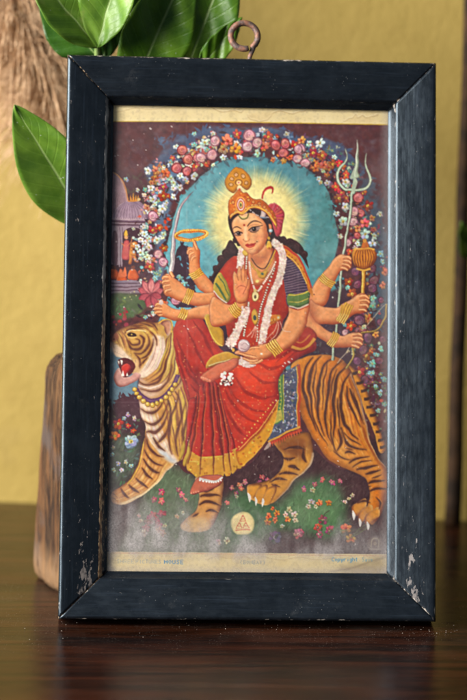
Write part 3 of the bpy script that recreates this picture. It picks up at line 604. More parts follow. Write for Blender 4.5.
# bow
line("387,304 384.6,318 376.4,330 361,333.4", 2, (104, 78, 40)); line("387,304 384.4,318 376,329.6 361,332.8", 1.1, (188, 158, 88)); line("387,303.6 374,317 361,331", .6, (196, 182, 160)); line("349.6,347 343,355 336.6,362.6", .7, (196, 182, 160)); line("352,346 353.6,355 350.4,362 345,368.4", 1.8, (112, 92, 48)); line("352,346 353.2,355 350,362 345,368", 1, (196, 166, 92))
# sword
form("194.4,190.6 185.5,199 177.8,211 173.8,226 171.4,243 169.8,259 169,272 173.2,272 174.4,260 175.4,241 177.6,222 182.8,207 188.6,198", (222, 222, 218), (150, 130, 142), (246, 246, 242), 1.1, (-.7, 0), outline=(70, 54, 70)); line("191,194.6 181,209 176,224 173.6,243 172,270", .7, (140, 104, 124), .75)
# fire ring on the finger
for k in range(46):
    a = k/46*6.283; x_ = 191.6+math.cos(a)*15.4; y_ = 235+math.sin(a)*4.4-math.cos(a)*2.4*.6
    disc(x_, y_, 1.9, jit((216, 150, 62), 16)); 
    if k % 2: line([(x_, y_), (x_+math.cos(a)*2.6, y_+math.sin(a)*2.4)], .9, (232, 190, 92), .9, taper=(1, .2))
for k in range(46):
    a = k/46*6.283; disc(191.6+math.cos(a)*14.8, 234.8+math.sin(a)*3.7-math.cos(a)*1.44, .8, jit((178, 92, 44), 14))
    disc(191.6+math.cos(a)*15.8, 234.6+math.sin(a)*4.5-math.cos(a)*1.44, .6, (246, 220, 130))
# lotus
for a, l_, c_ in ((3.5, 15, (190, 92, 104)), (5.9, 13, (196, 104, 112)), (2.75, 13, (184, 84, 98)), (1.9, 14, (176, 76, 90)), (4.1, 17, (212, 124, 128)), (5.3, 16, (208, 116, 122)), (1.2, 13, (186, 86, 100)), (4.7, 17, (222, 142, 142)), (.3, 11, (180, 80, 94))):
    x_, y_ = 151, 294; ex, ey = x_+math.cos(a)*l_, y_+math.sin(a)*l_; nx, ny = -math.sin(a)*3.6, math.cos(a)*3.6; mx, my = x_+math.cos(a)*l_*.55, y_+math.sin(a)*l_*.55
    form([(x_, y_), (mx+nx, my+ny), (ex, ey), (mx-nx, my-ny)], c_, (122, 44, 64), (236, 178, 176), 1.2, (.4, .4), outline=(110, 40, 58)); line([(x_, y_), (mx, my), (ex, ey)], .45, (150, 60, 78), .7)
# far arms, left: finger raised under the ring
skin("187.4,249 190,246.6 192.6,247 193,242 194,239.6 195.6,240.6 197,246 199.6,251 199.6,262 200.6,268 206,276 216,287 214,297 204,292 194,283 189.6,274 188.6,262")
fingers("192,249 188.4,250.6 187.6,254|194,252 190,254.4 189.4,257|195.4,255.6 191.6,258 191,260|196.6,249 194.6,243 194,240.4", w=2.7)
bangle("190.4,277.6", "202,270.6", 4, 1.6)
skin("163.6,277 166,273.6 170,273.6 176,279 183,285 192,290.6 204,292 216,292 216,304 204,306 190,304 180,301 171,297 164.6,294 162.6,287")
fingers("169.4,276.6 164.6,276.4 163,279|170,280.6 164.6,280.8 162.8,283|170.4,284.8 165,285.4 163.4,287.6|171,289 166.4,290 165,292|174,277 172,273.6 170.6,271", w=3.4)
bangle("185,303", "190.6,288.6", 4, 1.8)
skin("155.6,304.4 160,301.4 165,302.4 174,308 184,309.6 196,306 210,303 216,306 214,320 200,319.4 186,319.6 174,321.4 166,318 158,315.4 154.6,310")
fingers("162,304.6 157,303.4 155.4,305.6|161.6,308 156,307.6 154.8,309.6|162,311.4 156.6,311.6 155.6,313.4|163,314.4 158.6,315", w=3)
bangle("181,319", "184.6,308.6", 4, 1.7); disc(160.6, 301.6, 2.4, (206, 178, 170))
# far arms, right
skin("340.6,254 345,254.6 350,256.4 352,261 351.4,266.6 347,270 340,272 336,279 331,290 326,303 318,308 309,302 311,290 317,280 323,273 330,264 335,257.6")
fingers("343,257 348,257 351,259.6|343,260.6 348.6,261 351.4,263.4|342.6,264.4 348,265 350.4,267|341,268 345.6,268.8 348,270", w=3)
bangle("321,275.6", "333.6,285", 4, 1.8)
skin("311,299 316,304 324,307 336,308 344,303 350,298.6 356,295 362,293 367,294.6 369,300 368,307.6 363,312.6 356,313.6 350,317 343,322 332,324 321,324 313,318 308,308")
fingers("359,296.4 365,295.4 368.6,298|359.4,300.4 366,299.6 369.4,302|359,304.6 365.6,304.4 368.6,306.6|358.6,309 364,309 366.6,311", w=3.3)
bangle("340,322", "349,303.6", 4, 1.9); bangle("337.4,320", "343,305", 2, 1.4)
skin("307,309 313,316 320,324 330,332 341,335 348,333.6 355,331.6 360.6,333 362.6,338 361,344.6 356,348 349,347 343,347 333,346.6 322,340 312,332 305,322")
fingers("353,334 359,334 362,336|353,337.6 359.6,338 362.4,340|352.6,341.4 358.6,342 361.4,344|351.6,345 356.4,346 358.6,347", w=3.1)
bangle("329.6,346", "336,332.6", 4, 1.8)
# arm stump shading near the body
fill("303,292 312,300 318,320 308,316 302,304", (150, 74, 56), .5, 2.5); disc(313.6, 294.6, .7, (90, 50, 50))
# drape at the right hip
form("290,338 298,332 308,326 316,332 316,340 306,350 296,352 288,346", (164, 50, 42), (96, 28, 32), (208, 120, 60), 2, (-.3, -.3)); line("292,346 300,349 308,346 315,338", 3, (206, 148, 70), .9); line("294,340 302,342 311,334", 1.4, (200, 120, 60), .8)
# ================================================================ torso
TO = "228,262 236,256 246,256 258,254 268,248 280,250 290,258 294,280 290,306 283,322 276,338 264,346 244,350 232,344 226,330 222,312 216,296 220,276"
form(TO, (184, 66, 52), (116, 38, 38), (212, 104, 78), 3.5, (-.2, -.3))
with clip(TO):
    for _ in range(150): x_, y_ = rng.uniform(218, 292), rng.uniform(254, 348); line([(x_, y_), (x_+rng.uniform(-2, 2), y_+rng.uniform(1, 4))], rng.uniform(.6, 1.4), jit([(206, 110, 70), (150, 46, 44), (214, 140, 80)][rng.randrange(3)], 12), .55)
    fill('270,284 290,276 292,300 284,322 272,316', (146, 46, 44), .6, 3); fill('222,300 244,312 240,336 226,340', (140, 42, 42), .5, 3)
form("204,317 208,314 212,322 220,328 224,334 223,346 214,342 208,330", (196, 152, 62), (140, 84, 40), (224, 196, 110), 1.6); line("204,317 208,328 214,340 222,346", 1, (226, 190, 92))
# neck and chest
skin("248,248 260,250 268,238 272,250 276,262 272,274 264,284 256,286 249,276 248,262", 3, (-.3, -.5))
fill("250,254 262,256 268,246 268,256 260,264 252,262", (168, 88, 62), .55, 1.5)
# right shoulder: gold edged shawl, striped blue sleeve, arm
skin("290,303 308,301 308.6,314 306,326 299,338 291,346 283,351 276,354 270,345 276,338 283,326 288,314", 3)
form("282,254 292,256 301,264 307,278 310,292 308,303 298,308 288,306 285,290 282,272", (66, 50, 74), (40, 28, 48), (104, 84, 108), 2.2, (-.4, -.2))
with clip("282,254 292,256 301,264 307,278 310,292 308,303 298,308 288,306 285,290 282,272"):
    for k in range(15): y_ = 258+k*2.6; line([(280, y_+4), (292, y_+2), (310, y_-3+k*.2)], .7, (150, 126, 140), .75)
form("288,294 299,294 309,290.6 309.6,298 308,303.6 298,306.6 289,305.6", (92, 120, 66), (60, 78, 50), (150, 160, 84), 1.2); line("288.4,294.4 299,294.4 309,291", 1, (210, 180, 84)); line("289,306 298,307.4 308.4,304", 1.4, (210, 190, 170)); line("289,301 299,301.6 309,297.6", .8, (190, 170, 80)); line("290,308 298,309 308,306", .8, (170, 50, 50))
form("276,244 284,245 293,251 301,260 307,272 311,286 313,297 308,290 303,276 295,264 287,256 279,253", (206, 132, 54), (150, 62, 42), (232, 182, 94), 1.5, (.2, .3)); line("278,245.4 288,249 298,258 305,270 311,288", 1.6, (176, 56, 52)); line("280,251 290,257 299,268 306,284", .9, (232, 196, 104), .9)
for k in range(9): t = k/8.; disc(283+24*t, 250+26*t**1.3, .8, (160, 84, 40))
# left shoulder and blessing arm
form("236,256 228,260 222,268 217,276 214,286 222,300 232,300 238,284 242,266", (182, 62, 50), (120, 36, 38), (212, 110, 84), 2.2, (.3, -.3))
form("216,277 221,272 226,282 231,294 226,302 217,296 213,288", (186, 158, 70), (110, 104, 54), (216, 190, 100), 1.6); line("219,275 224,284 229,295", 1, (88, 112, 66)); line("216,282 221,291 226,299", 2.2, (80, 108, 70)); line("213.4,290 219,297 227,302", 1.4, (222, 206, 190)); line("214,292 219,299 226,303.4", .7, (180, 60, 56))
skin("213,296 219,298.6 228,303.6 235,303 241,302 243,312 236,318.6 226,325 217,327.6 210.6,324 208.6,314 210,302", 3)
skin("233,287 232.6,279 234,272 235.4,270.6 237,273 238,267.6 239.6,266 241,270 242.4,265 244,265.6 244.6,270 246.6,268.4 247.6,272 247.4,279 250,278.6 251.6,282 250,292 247.6,300 247,306 242,312 236,309 235.6,301 234,294", 2.4)
for t in ("237.4,273 237.6,281", "241,270 240.8,281", "244.6,270 244.2,281.6"): line(t, .6, (150, 70, 54), .8)
fill("236,284 246,284 247.6,294 240,298", (224, 134, 104), .6, 1.4); line("236,288 241,285.6 247,287.4", .6, (160, 76, 60), .8); line("248,280 246.4,288 243,294", .7, (150, 70, 54), .8)
bangle("231.6,304.6", "240.4,314.4", 5, 1.7)
# red over the lap edge, belt
form("263,316.6 268,314.4 276,314.6 281,315.4 281.6,320 275,323 267,324.6 263.6,322", (200, 120, 60), (150, 70, 40), (230, 180, 100), 1); 
for x_ in (267.5, 271, 274.6): disc(x_, 319.6, 1.7, (150, 84, 40)); disc(x_, 319.4, 1.2, (232, 188, 96)); disc(x_, 319.4, .5, (160, 60, 50))
disc(279, 318, 2, (206, 160, 90)); disc(279, 318, 1, (206, 190, 170))
for p_ in ("277,322 273,332 266,340", "280,322 282,330 290,332", "278,322 276,334 270,342"): line(p_, .7, (226, 190, 170), .9)
# pearl strings and pendants
def beads(p, n, r, c=(232, 220, 200), dk=(80, 40, 40)):
    q = spl(pts(p), False); 
    for k in range(n): x_, y_ = q[int(k*(len(q)-1)/(n-1))]; disc(x_, y_, r*1.3, dk); disc(x_, y_, r, c)
line("250,262 256,270 263,272 270,262 275,250", 1.6, (140, 82, 36)); line("250,262 256,270 263,272 270,262 275,250", 1, (222, 176, 80)); line("251,258 257,266 264,268 270,258 274,248", .9, (70, 44, 40))
form("256,268 262,272 268,270 265,278 259,278", (214, 164, 72), (140, 84, 40), (240, 214, 130), 1); disc(262, 273.6, 1.4, (90, 110, 90)); disc(257.6, 281.4, 1.6, (232, 206, 130))
beads("249,262 251,274 254,286 257,292 263,284 270,272 275,262", 40, .85, (236, 216, 200), (200, 140, 120))
beads("246.5,256 246,270 247.6,278", 14, .9); beads("249,302 247.4,318 244.4,336", 17, .95); beads("274,268 266,290 261,306 258,322 256.4,340", 34, .85)
disc(255.6, 296, 3.4, (150, 96, 44), ry=5); disc(255.6, 296, 2.6, (238, 214, 160), ry=4.2); disc(255.6, 296.4, 1, (110, 84, 60), ry=1.6); disc(255.4, 290.6, 1.5, (222, 186, 120))
form("252,312 255,308 258,312 258.6,320 255.4,325 252.4,320", (206, 158, 72), (120, 74, 40), None, 1); disc(255.2, 316.6, 1.6, (66, 76, 70), ry=2.8)
for k in range(5): line([(255.4, 325), (247+k*3.6, 337)], .8, (226, 176, 160), .85)
# white flower garland
def mala(p, w, n):
    line(p, w*1.12, (170, 122, 112)); line(p, w, (222, 196, 182)); q = spl(pts(p), False)
    for _ in range(n):
        i = rng.randrange(len(q)); x_, y_ = q[i]; o = rng.uniform(-.5, .5)*w
        disc(x_+o, y_+rng.uniform(-.5, .5)*w, rng.uniform(.5, 1.3), jit([(236, 216, 204), (226, 200, 188), (206, 172, 162), (242, 226, 214)][rng.randrange(4)], 8), alpha=.8)
    t = np.gradient(q, axis=0)
    for i in range(0, len(q), 2):
        nx, ny = -t[i, 1], t[i, 0]; l_ = math.hypot(nx, ny)+1e-6; nx, ny = nx/l_, ny/l_; x_, y_ = q[i]
        for s in (-1, 1): line([(x_+nx*s*w*.36, y_+ny*s*w*.36), (x_+nx*s*w*.62, y_+ny*s*w*.62)], .7, (232, 218, 212), .9, taper=(1, .3))
mala("272,241 279,247 282.4,256 282,268 278,280 273,292 269,306 265.6,322 262,340", 6.6, 420)
mala("242,250 240.6,258 240,266", 6, 120); mala("246,310 242,322 236,334 229,345", 7.6, 240)
mala("240,360 246,364 253,363", 6.4, 120)
# bless hand again in front of the left garland
skin("233,287 232.6,279 234,272 235.4,270.6 237,273 238,267.6 239.6,266 241,270 242.4,265 244,265.6 244.6,270 246.6,268.4 247.6,272 247.4,279 250,278.6 251.6,282 250,292 247.6,300 244,303 237,302 234,294", 2.2)
for t in ("237.4,273 237.6,281", "241,270 240.8,281", "244.6,270 244.2,281.6"): line(t, .6, (150, 70, 54), .8)
fill("236,284 246,284 247,294 240,297", (226, 136, 106), .6, 1.4); line("236,288 241,285.6 247,287.4", .6, (160, 76, 60), .8); line("248,280 246.4,288 243,294", .7, (150, 70, 54), .8)
# folded foot with its hem, lap hand and conch
form("206,367 209,360 215,354.6 224,352.4 234,353 240,357 236,361 226,362 214,366", (196, 146, 60), (130, 74, 40), (226, 190, 100), 1.6); line("209,365 220,362 233,358", 1, (226, 214, 160), .8)
skin("238,358.6 237.6,364.6 233,370 224,375.4 216,379.6 210,382 203.6,381.6 201,377 204,372 209,368.6 218,364 228,359.6 234,357", 2.4, (-.3, -.4), (206, 112, 86), (140, 56, 52), (230, 160, 128))
for k in range(5): disc(201.6+k*1.9, 378.6+(k % 2)*.6+k*.8-1, 1.5, (214, 124, 98)); disc(201.2+k*1.9, 377.8+k*.8-1, .6, (238, 182, 150))
for _ in range(46): disc(rng.uniform(220, 233), rng.uniform(373, 385), rng.uniform(.8, 1.8), jit((226, 214, 206), 12)) if rng.random() < .8 else disc(rng.uniform(222, 232), rng.uniform(378, 386), 1, (70, 40, 44))
skin("271,343.6 275,348 274.6,354 267,358 258,361.6 251,361 246,357.6 240,354.6 235,352 238,349.6 246,350.6 251,346.6 258,344.6 265,343", 2.4)
fingers("256,357 247,356 239,352.6|258,359.6 250,360.4 243,358|262,360 256,362.4 250,362.6|260,347 252,347.6 248.6,350.4", w=2.9)
disc(243.6, 346, 6.4, (150, 104, 112)); disc(243.4, 345.6, 5.6, (214, 186, 186)); line("239,343 244,341.6 248.4,345", 1, (240, 226, 222), .9); line("240,348 245,350 248.4,347", .8, (160, 120, 126), .8); line("241,346 245,344 248,346.6", .5, (150, 112, 118), .8)
bangle("270.6,342", "279,354", 5, 2.0); disc(262, 353.6, 1.2, (238, 226, 200)); disc(233.6, 349.6, 1.6, (210, 160, 70))
# ================================================================ head
form("228,216 234,210 250,207 264,210 272,220 273,234 270,244 266,246 262,236 240,246 236,242 231,232 228.6,224", HR, (34, 20, 28), (80, 50, 52), 2)
for p_ in ("276,204 284,212 283,222 281,233 276,236 272,222 268,206",): form(p_, (190, 74, 84), (130, 40, 56), (222, 132, 130), 1.6)
for k in range(9): a = -1.2+k*.26; line([(270, 218), (270+13*math.cos(a), 217+15*math.sin(a))], 2.2, jit((200, 88, 96), 12), .9, taper=(.4, .8)); line([(270, 218), (270+13.6*math.cos(a+.1), 217+15.4*math.sin(a+.1))], .5, (124, 40, 56), .7)
# ear
skin("266,226 269.6,223.4 272,226 271.4,232 268.4,237.6 266,234", 1.2)
FC = "231.8,222 232.2,228 233.6,233 235.6,237.4 238.4,242.4 242,247.6 246.6,252.2 251.4,254.4 256.6,253.4 261.6,249 265.4,243 267.6,235 267.4,226 263,218.6 256,213.2 247.6,211.8 239.6,214.2 234.6,217.6"
form(FC, (236, 172, 122), (176, 96, 64), (250, 212, 168), 3.2, (-.5, -.35), outline=(132, 66, 50))
with clip(FC):
    fill("262,226 269,224 268,240 262,250 256,254.4 252,253 260,246 263,238", (186, 102, 68), .55, 1.6); fill("236,238 240,237 243,242 241,246 238,243", (226, 134, 98), .55, 1.3)
    fill("255,235 262,234.6 262,240 257,243 254,240", (228, 140, 102), .5, 1.6); fill("238,217 248,214 256,217.6 254,222 246,222.6 239,223", (248, 206, 160), .6, 1.6)
    fill("243.6,227 246.6,226.6 247.4,236 245.4,239.4 243.8,236", (250, 212, 170), .7, .8); fill("247.2,230 249.6,231.6 249.4,238 248.2,239", (206, 130, 92), .4, .7)
    fill("248,249.6 253,248.6 256,251 251,253.6", (244, 196, 150), .5, .9); fill("240.6,229.6 243.2,229.4 243,234 241,233", (190, 116, 84), .45, .8)
line("232.8,229 234.6,227 237.6,226.6 241.4,228.6", 1.1, (58, 32, 34), .9, taper=(.3, .6)); line("247.4,226.4 249.8,223.2 253.6,221 258,221.2 262,223.4", 1.25, (58, 32, 34), .9, taper=(.7, .25))
for p_, ix, iy, rr in (("234.4,233.6 236.4,232 239.2,231.6 242.4,233.2 240.8,234.8 237.4,235.2", 238.7, 233.2, 1.9), ("249,230.2 251.8,228 255.6,227.2 260.2,226.8 258,229.8 254.4,231.2 251,231.2", 254.2, 229.2, 2.2)):
    fill(p_, (168, 134, 122))
    with clip(p_): disc(ix, iy, rr, (46, 28, 30)); disc(ix, iy, rr*.5, (20, 14, 16))
    disc(ix-.7, iy-.7, .4, (236, 228, 222))
line("233.4,233.8 236.4,231.8 239.2,231.3 242.8,233.2", 1.3, (40, 22, 26), .95, taper=(.5, .6)); line("248.2,230.6 251.8,227.7 255.6,226.8 262.8,224.8", 1.4, (40, 22, 26), .95, taper=(.6, .35)); line("235,234.6 237.6,235.8 241.4,235", .7, (72, 38, 38), .85); line("249.6,231.2 254.4,232.1 258.4,230", .8, (66, 34, 36), .85); line("247.8,228.2 251.2,225.3 255.6,224.5 259,224.6", .45, (150, 84, 64), .7)
line("243.2,239.6 244.8,241.1 247.2,241.2 249,239.6", .65, (164, 84, 62), .75); disc(249.2, 239, .5, (164, 88, 66), alpha=.8); disc(243.4, 239.2, .4, (150, 78, 58), alpha=.8); disc(246, 239.4, 1.1, (250, 214, 174), alpha=.6, soft=.4)
fill("244.8,245 247.2,243.5 249,244 251,243 253.6,243 255.8,242.3 254,245.8 250.8,247.6 247.4,247.3", (188, 64, 54)); line("245.2,245.1 248.8,245.2 251.6,244.6 255.4,242.6", .5, (116, 36, 42), .95); line("248.4,246.4 250.8,246.5 252.6,245.6", .55, (228, 136, 112), .8); line("248.4,249 251,249.4 253.4,248.4", .55, (186, 108, 80), .8)
disc(244.2, 224.8, 1.0, (178, 40, 44)); disc(256.8, 241.3, .6, (80, 44, 44)); disc(257.2, 240.2, .5, (234, 214, 150))
# hair edge and jewels over the brow
line("229.6,222 232,216.6 238,213.4 244,213", 2.6, HR, taper=(.8, .5)); line("244,212.6 254,212 262,217 267,224 268,232", 3.2, HR, taper=(.5, .6)); line("268,230 269.4,240 266.6,246", 2, HR, taper=(.6, .3)); line("230.4,220 231.4,228 234.4,236", 1.6, HR, taper=(.8, .3))
line("238.6,214.6 242,218.6 247,217.6 248.6,213.4", 1.4, (110, 104, 60)); line("239.4,214.6 242.4,217.6 246.6,216.8", .6, (222, 206, 130)); beads("249,209 256,214.6 263,216.6 268,217", 16, .6, (214, 206, 200))
form("262.6,205 265.4,206 266,213 264.6,217.6 260.6,217 261.4,210", (206, 184, 176), (150, 120, 124), None, .8); line("259.6,217.4 266.6,217.8", 1.2, (120, 140, 160))
# crown
CR = "229.8,218.4 228.4,211 228.2,204 229.6,198.6 234,194 237.6,188.8 240.6,190 242.8,192.6 247,192.4 250.6,196.4 255,198.6 261,199 266,202.6 270.4,208 274.6,213.6 277,222 276.6,228.4 273,222 268.4,216.6 263,211.4 256,208.8 250,209 245,212.8 242,215 237.6,213.4 233,215.4"
form(CR, (206, 112, 52), (132, 54, 38), (236, 172, 86), 2.4, (-.3, -.4), outline=(110, 46, 34))
with clip(CR):
    for _ in range(170): x_, y_ = rng.uniform(228, 277), rng.uniform(189, 228); disc(x_, y_, rng.uniform(.4, .9), jit([(238, 190, 92), (160, 60, 44), (222, 150, 74), (190, 74, 54)][rng.randrange(4)], 12), alpha=.8)
line("230,216.6 233,213.8 237.6,211.6 242,213.4 246,210.8 250,207.4 257,207 264,210 270,215.6 276,225", 1.6, (230, 176, 86)); beads("231,214.6 237.6,210 242,211.6 249,205.8 257,205.2 265,208.6 271,214.6", 30, .55, (240, 214, 140), (150, 70, 40))
for rx, ry, c_ in ((5.4, 8, (236, 178, 92)), (4.6, 7, (190, 74, 66)), (3.6, 5.8, (226, 206, 186)), (2.6, 4.4, (196, 90, 76)), (1.6, 3, (230, 214, 120)), (.9, 1.9, (74, 70, 50))): disc(240.8, 204.6, rx, c_, ry=ry)
for x_, y_ in ((253, 201.6), (259, 203.4), (264.4, 207), (233, 202), (248.6, 199.6)): disc(x_, y_, 1.9, (150, 60, 42)); disc(x_, y_, 1.2, (238, 194, 104)); disc(x_, y_, .5, (170, 60, 60))
AG = "231.6,192.8 227,188.4 225.2,181 227.4,173.6 231.4,169.4 235.4,166.4 239,167.6 244,169.6 249.4,174.6 251.6,181.4 250.4,187 247.4,190 243.6,188.4 240.4,186 237.6,187.4 234.4,192.4"
form(AG, (204, 140, 54), (136, 78, 40), (234, 182, 88), 2, (-.3, -.4), outline=(104, 62, 38))
for x_, y_, r_ in ((238.2, 182, 3.6), (231.8, 178, 2.2), (236.4, 173.6, 2.3), (243.4, 176, 2.3), (245.6, 182.4, 2.2), (231, 184.4, 2.0)): disc(x_, y_, r_, (112, 58, 36)); disc(x_, y_, r_*.78, (222, 170, 84)); disc(x_, y_, r_*.45, (226, 206, 180)); disc(x_, y_, r_*.24, (190, 70, 60))
fill("236.4,189 238,184.6 241.6,186.6 242,190.6", (226, 206, 160)); disc(239, 189.6, 1.4, (196, 84, 60))
line("262,198.6 263,192.6 266,188.6 270.6,187 272,189.6 271.4,193", 2.4, (176, 50, 56), taper=(.7, .4)); line("262.6,197 264.6,191 269,188", .6, (224, 120, 110), .8)
# earrings
disc(270.4, 230.4, 1.9, (160, 184, 190)); disc(270.2, 230.2, .9, (220, 228, 226)); disc(268.8, 238, 1.5, (196, 150, 60)); form("266,246 267.4,241 270,241 272,246 270.6,248.6 267.4,248.6", (222, 176, 78), (150, 96, 40), (244, 222, 140), .8); disc(269, 247.6, .8, (176, 60, 50)); form("242,252.6 244,249.6 247,252 248.4,255 244.6,256", (222, 184, 92), (150, 96, 44), None, .8)
_imclip.__exit__()
_dx = (blur(fbm(9, 91, 2), 8)-.5)*3.0; _dy = (blur(fbm(9, 95, 2), 8)-.5)*3.0; _k = np.clip(np.hypot(XX-250, YY-232)/30-.7, .12, 1)*np.clip((YY-126)/6, 0, 1)*np.clip((550-YY)/6, 0, 1)
_ix = np.clip(np.arange(CWD)[None, :]+_dx*_k*CS, 0, CWD-1).astype(int); _iy = np.clip(np.arange(CHT)[:, None]+_dy*_k*CS, 0, CHT-1).astype(int)
CAN = CAN[_iy, _ix]
for sd_, ce_, am_ in ((81, 2.4, .035), (82, 7, .04)):
    n_ = (blur(fbm(ce_, sd_, 2), 2)-.5)*2*((YY > 124) & (YY < 552)); CAN *= (1+am_*1.6*n_)[..., None]
CAN = np.stack([blur(CAN[..., k], 1) for k in range(3)], -1)
for rr_, am_ in ((5, .24), (16, .16)):
    CAN += am_*(CAN-np.stack([blur(CAN[..., k], rr_) for k in range(3)], -1))
CAN[:] = (.012+.96*np.clip(CAN, 0, 1))**np.array([1.02, 1.06, 1.12], np.float32)

# ================================================================ what age did to the sheet
wash((fbm(3.2, 61, 3)-.5)*2.6, (230, 210, 196), .10); wash((fbm(2.2, 62, 2)-.5)*2.6, (46, 30, 40), .12)
wash(np.clip((fbm(40, 63)-.5)*3, 0, 1), (206, 190, 176), .10)
wash(np.clip(1-np.abs(XX-187-(YY-300)*.004)/1.2, 0, 1)*np.clip(fbm(9, 64)*1.6-.4, 0, 1), (216, 206, 196), .22)
wash(np.clip(1-np.abs(XX-298)/.9, 0, 1)*np.clip(fbm(8, 65)*1.8-.6, 0, 1), (214, 202, 190), .25)
wash(np.clip(1-np.abs(YY-402)/.8, 0, 1)*np.clip(fbm(12, 66)*1.8-.6, 0, 1), (214, 202, 190), .2)
for _ in range(150): disc(rng.uniform(112, 388), rng.uniform(124, 552), rng.choice([.3, .4, .5, .8]), (214, 204, 196), alpha=rng.uniform(.4, .9))
for t in "150.5,128.6,1.4 171.6,126.4,1.1 146,150,.8 133,140,.7 285,363,1.2 289,362,1.6 283,366,1 292,359,1 188,329,1.2 184,326,.8 286.6,372,.8 338,461,1".split():
    x, y, r = map(float, t.split(',')); disc(x, y, r, (222, 212, 204), ry=r*.6, rot=.6, alpha=.85)
# water stains and torn layer of the paper margins
def stain(p, w=.9, a=.55, c=(150, 116, 70)):
    q = spl(pts(p), False); q = q+np.stack([vnoise(len(q), 2, 3, 71)[0], vnoise(len(q), 2, 3, 72)[0]], 1)*1.6-.8
    line(q, w, c, a, .25, smooth=False); line(q+[0, -.9], w*1.4, (242, 230, 196), a*.7, .35, smooth=False)
stain("200,105.6 210,106.4 216,110 226,112 234,110.6 242,112 243,110"); stain("248,115 250,119 256,120.6 262,121.4 268,119.6 272,114 280,111 286,112 292,113.6 300,112 306,110.4"); stain("344,122 348,119 352,118 355,114.6 358,118 362,115 366,117.6 372,116 378,114", 1, .6); stain("118,112 134,108 148,109 166,107.4", .8, .35)
fill("344,122 348,119 352,118 355,114.6 358,118 362,115 366,117.6 372,116 372,122", (214, 190, 140), .5, .8); fill("248,115 252,119.6 262,121 270,118 274,112 262,112", (206, 178, 126), .4, 1.2)
stain("206,560 216,556 226,558 244,557 252,561", .8, .4); stain("262,556 282,560 300,557 318,560 336,558", .8, .3); fill("212,553.6 246,553.6 244,558 220,557.6", (206, 178, 130), .6, 1); fill("340,566 366,562 380,556 384,566 386,574 344,572", (140, 118, 84), .5, 2.5)
line("330,571.6 352,568 372,561 386,557", 1.2, (96, 80, 60), .5, .8)
# small blue printing along the bottom margin
GLY = {'A': "0,1 .5,0 1,1;.2,.65 .8,.65", 'B': "0,1 0,0 .7,0 .9,.25 .6,.5 0,.5;.6,.5 1,.75 .7,1 0,1", 'C': "1,.15 .5,0 0,.4 .1,.85 .55,1 1,.85", 'D': "0,0 0,1 .6,1 1,.5 .6,0 0,0", 'E': "1,0 0,0 0,1 1,1;0,.5 .8,.5", 'H': "0,0 0,1;1,0 1,1;0,.5 1,.5", 'I': ".5,0 .5,1", 'M': "0,1 0,0 .5,.6 1,0 1,1", 'O': ".5,0 0,.5 .5,1 1,.5 .5,0", 'P': "0,1 0,0 .8,0 1,.25 .8,.5 0,.5", 'R': "0,1 0,0 .8,0 1,.25 .8,.5 0,.5;.5,.5 1,1", 'S': "1,.1 .4,0 .1,.25 .9,.7 .6,1 0,.9", 'T': "0,0 1,0;.5,0 .5,1", 'U': "0,0 0,.8 .5,1 1,.8 1,0", 'Y': "0,0 .5,.5 1,0;.5,.5 .5,1", 'V': "0,0 .5,1 1,0", 'K': "0,0 0,1;1,0 0,.5 1,1", 'L': "0,0 0,1 1,1",
       'o': ".5,.35 .1,.65 .5,1 .9,.65 .5,.35", 'p': "0,.35 0,1.35;0,.45 .6,.35 .9,.65 .6,1 0,.95", 'y': "0,.35 .5,1;1,.35 .3,1.35", 'r': ".1,.35 .1,1;.1,.55 .5,.35 .9,.45", 'i': ".5,.4 .5,1;.5,.1 .5,.18", 'g': ".9,.35 .9,1.2 .5,1.35 .1,1.2;.9,.45 .4,.35 .1,.65 .4,1 .9,.9", 'h': "0,0 0,1;0,.5 .5,.35 .9,.5 .9,1", 't': ".4,.1 .4,1 .8,1;.1,.35 .8,.35", 'a': ".1,.4 .7,.35 .8,.6 .8,1;.8,.6 .1,.75 .3,1 .8,.9", 'e': ".1,.65 .9,.65 .6,.35 .1,.6 .4,1 .9,.9", 'v': "0,.35 .5,1 1,.35", '(': ".7,-.1 .3,.5 .7,1.1", ')': ".3,-.1 .7,.5 .3,1.1"}
def write(s, x, y, h, w, sp, col, a, lw=.75, sl=.013):
    for ch in s:
        for st in GLY.get(ch, '').split(';'):
            if st: line([(x+u*w, y+v*h+(x-110)*sl) for u, v in pts(st)], lw, col, a, smooth=False)
        x += w+sp
write("SHREE", 117, 559.4, 3.6, 2.5, 1.1, (110, 130, 150), .4); write("PICTURES", 136, 559.4, 3.6, 2.2, 1.05, (110, 132, 156), .55); write("HOUSE", 164.6, 559.2, 3.8, 2.7, 1.3, (76, 130, 168), .95, .95)
write("(BOMBAY)", 240, 558.8, 3.4, 2.2, 1.1, (104, 122, 136), .6); write("Copyright", 332, 557.4, 3.8, 2.2, .75, (58, 140, 178), .95, .8, .0); write("Save", 362, 557.6, 3.8, 2.1, .8, (70, 140, 172), .6, .7, .0)
line("112,553 200,553.6 300,555 388,555.8", .6, (196, 120, 90), .6, smooth=False)

# grid colours: two canvas samples each way per grid point
GRID = CAN.reshape(CHT//2, 2, CWD//2, 2, 3).mean((1, 3))
GRID = np.where(GRID <= .04045, GRID/12.92, ((GRID+.055)/1.055)**2.4).astype(np.float32)

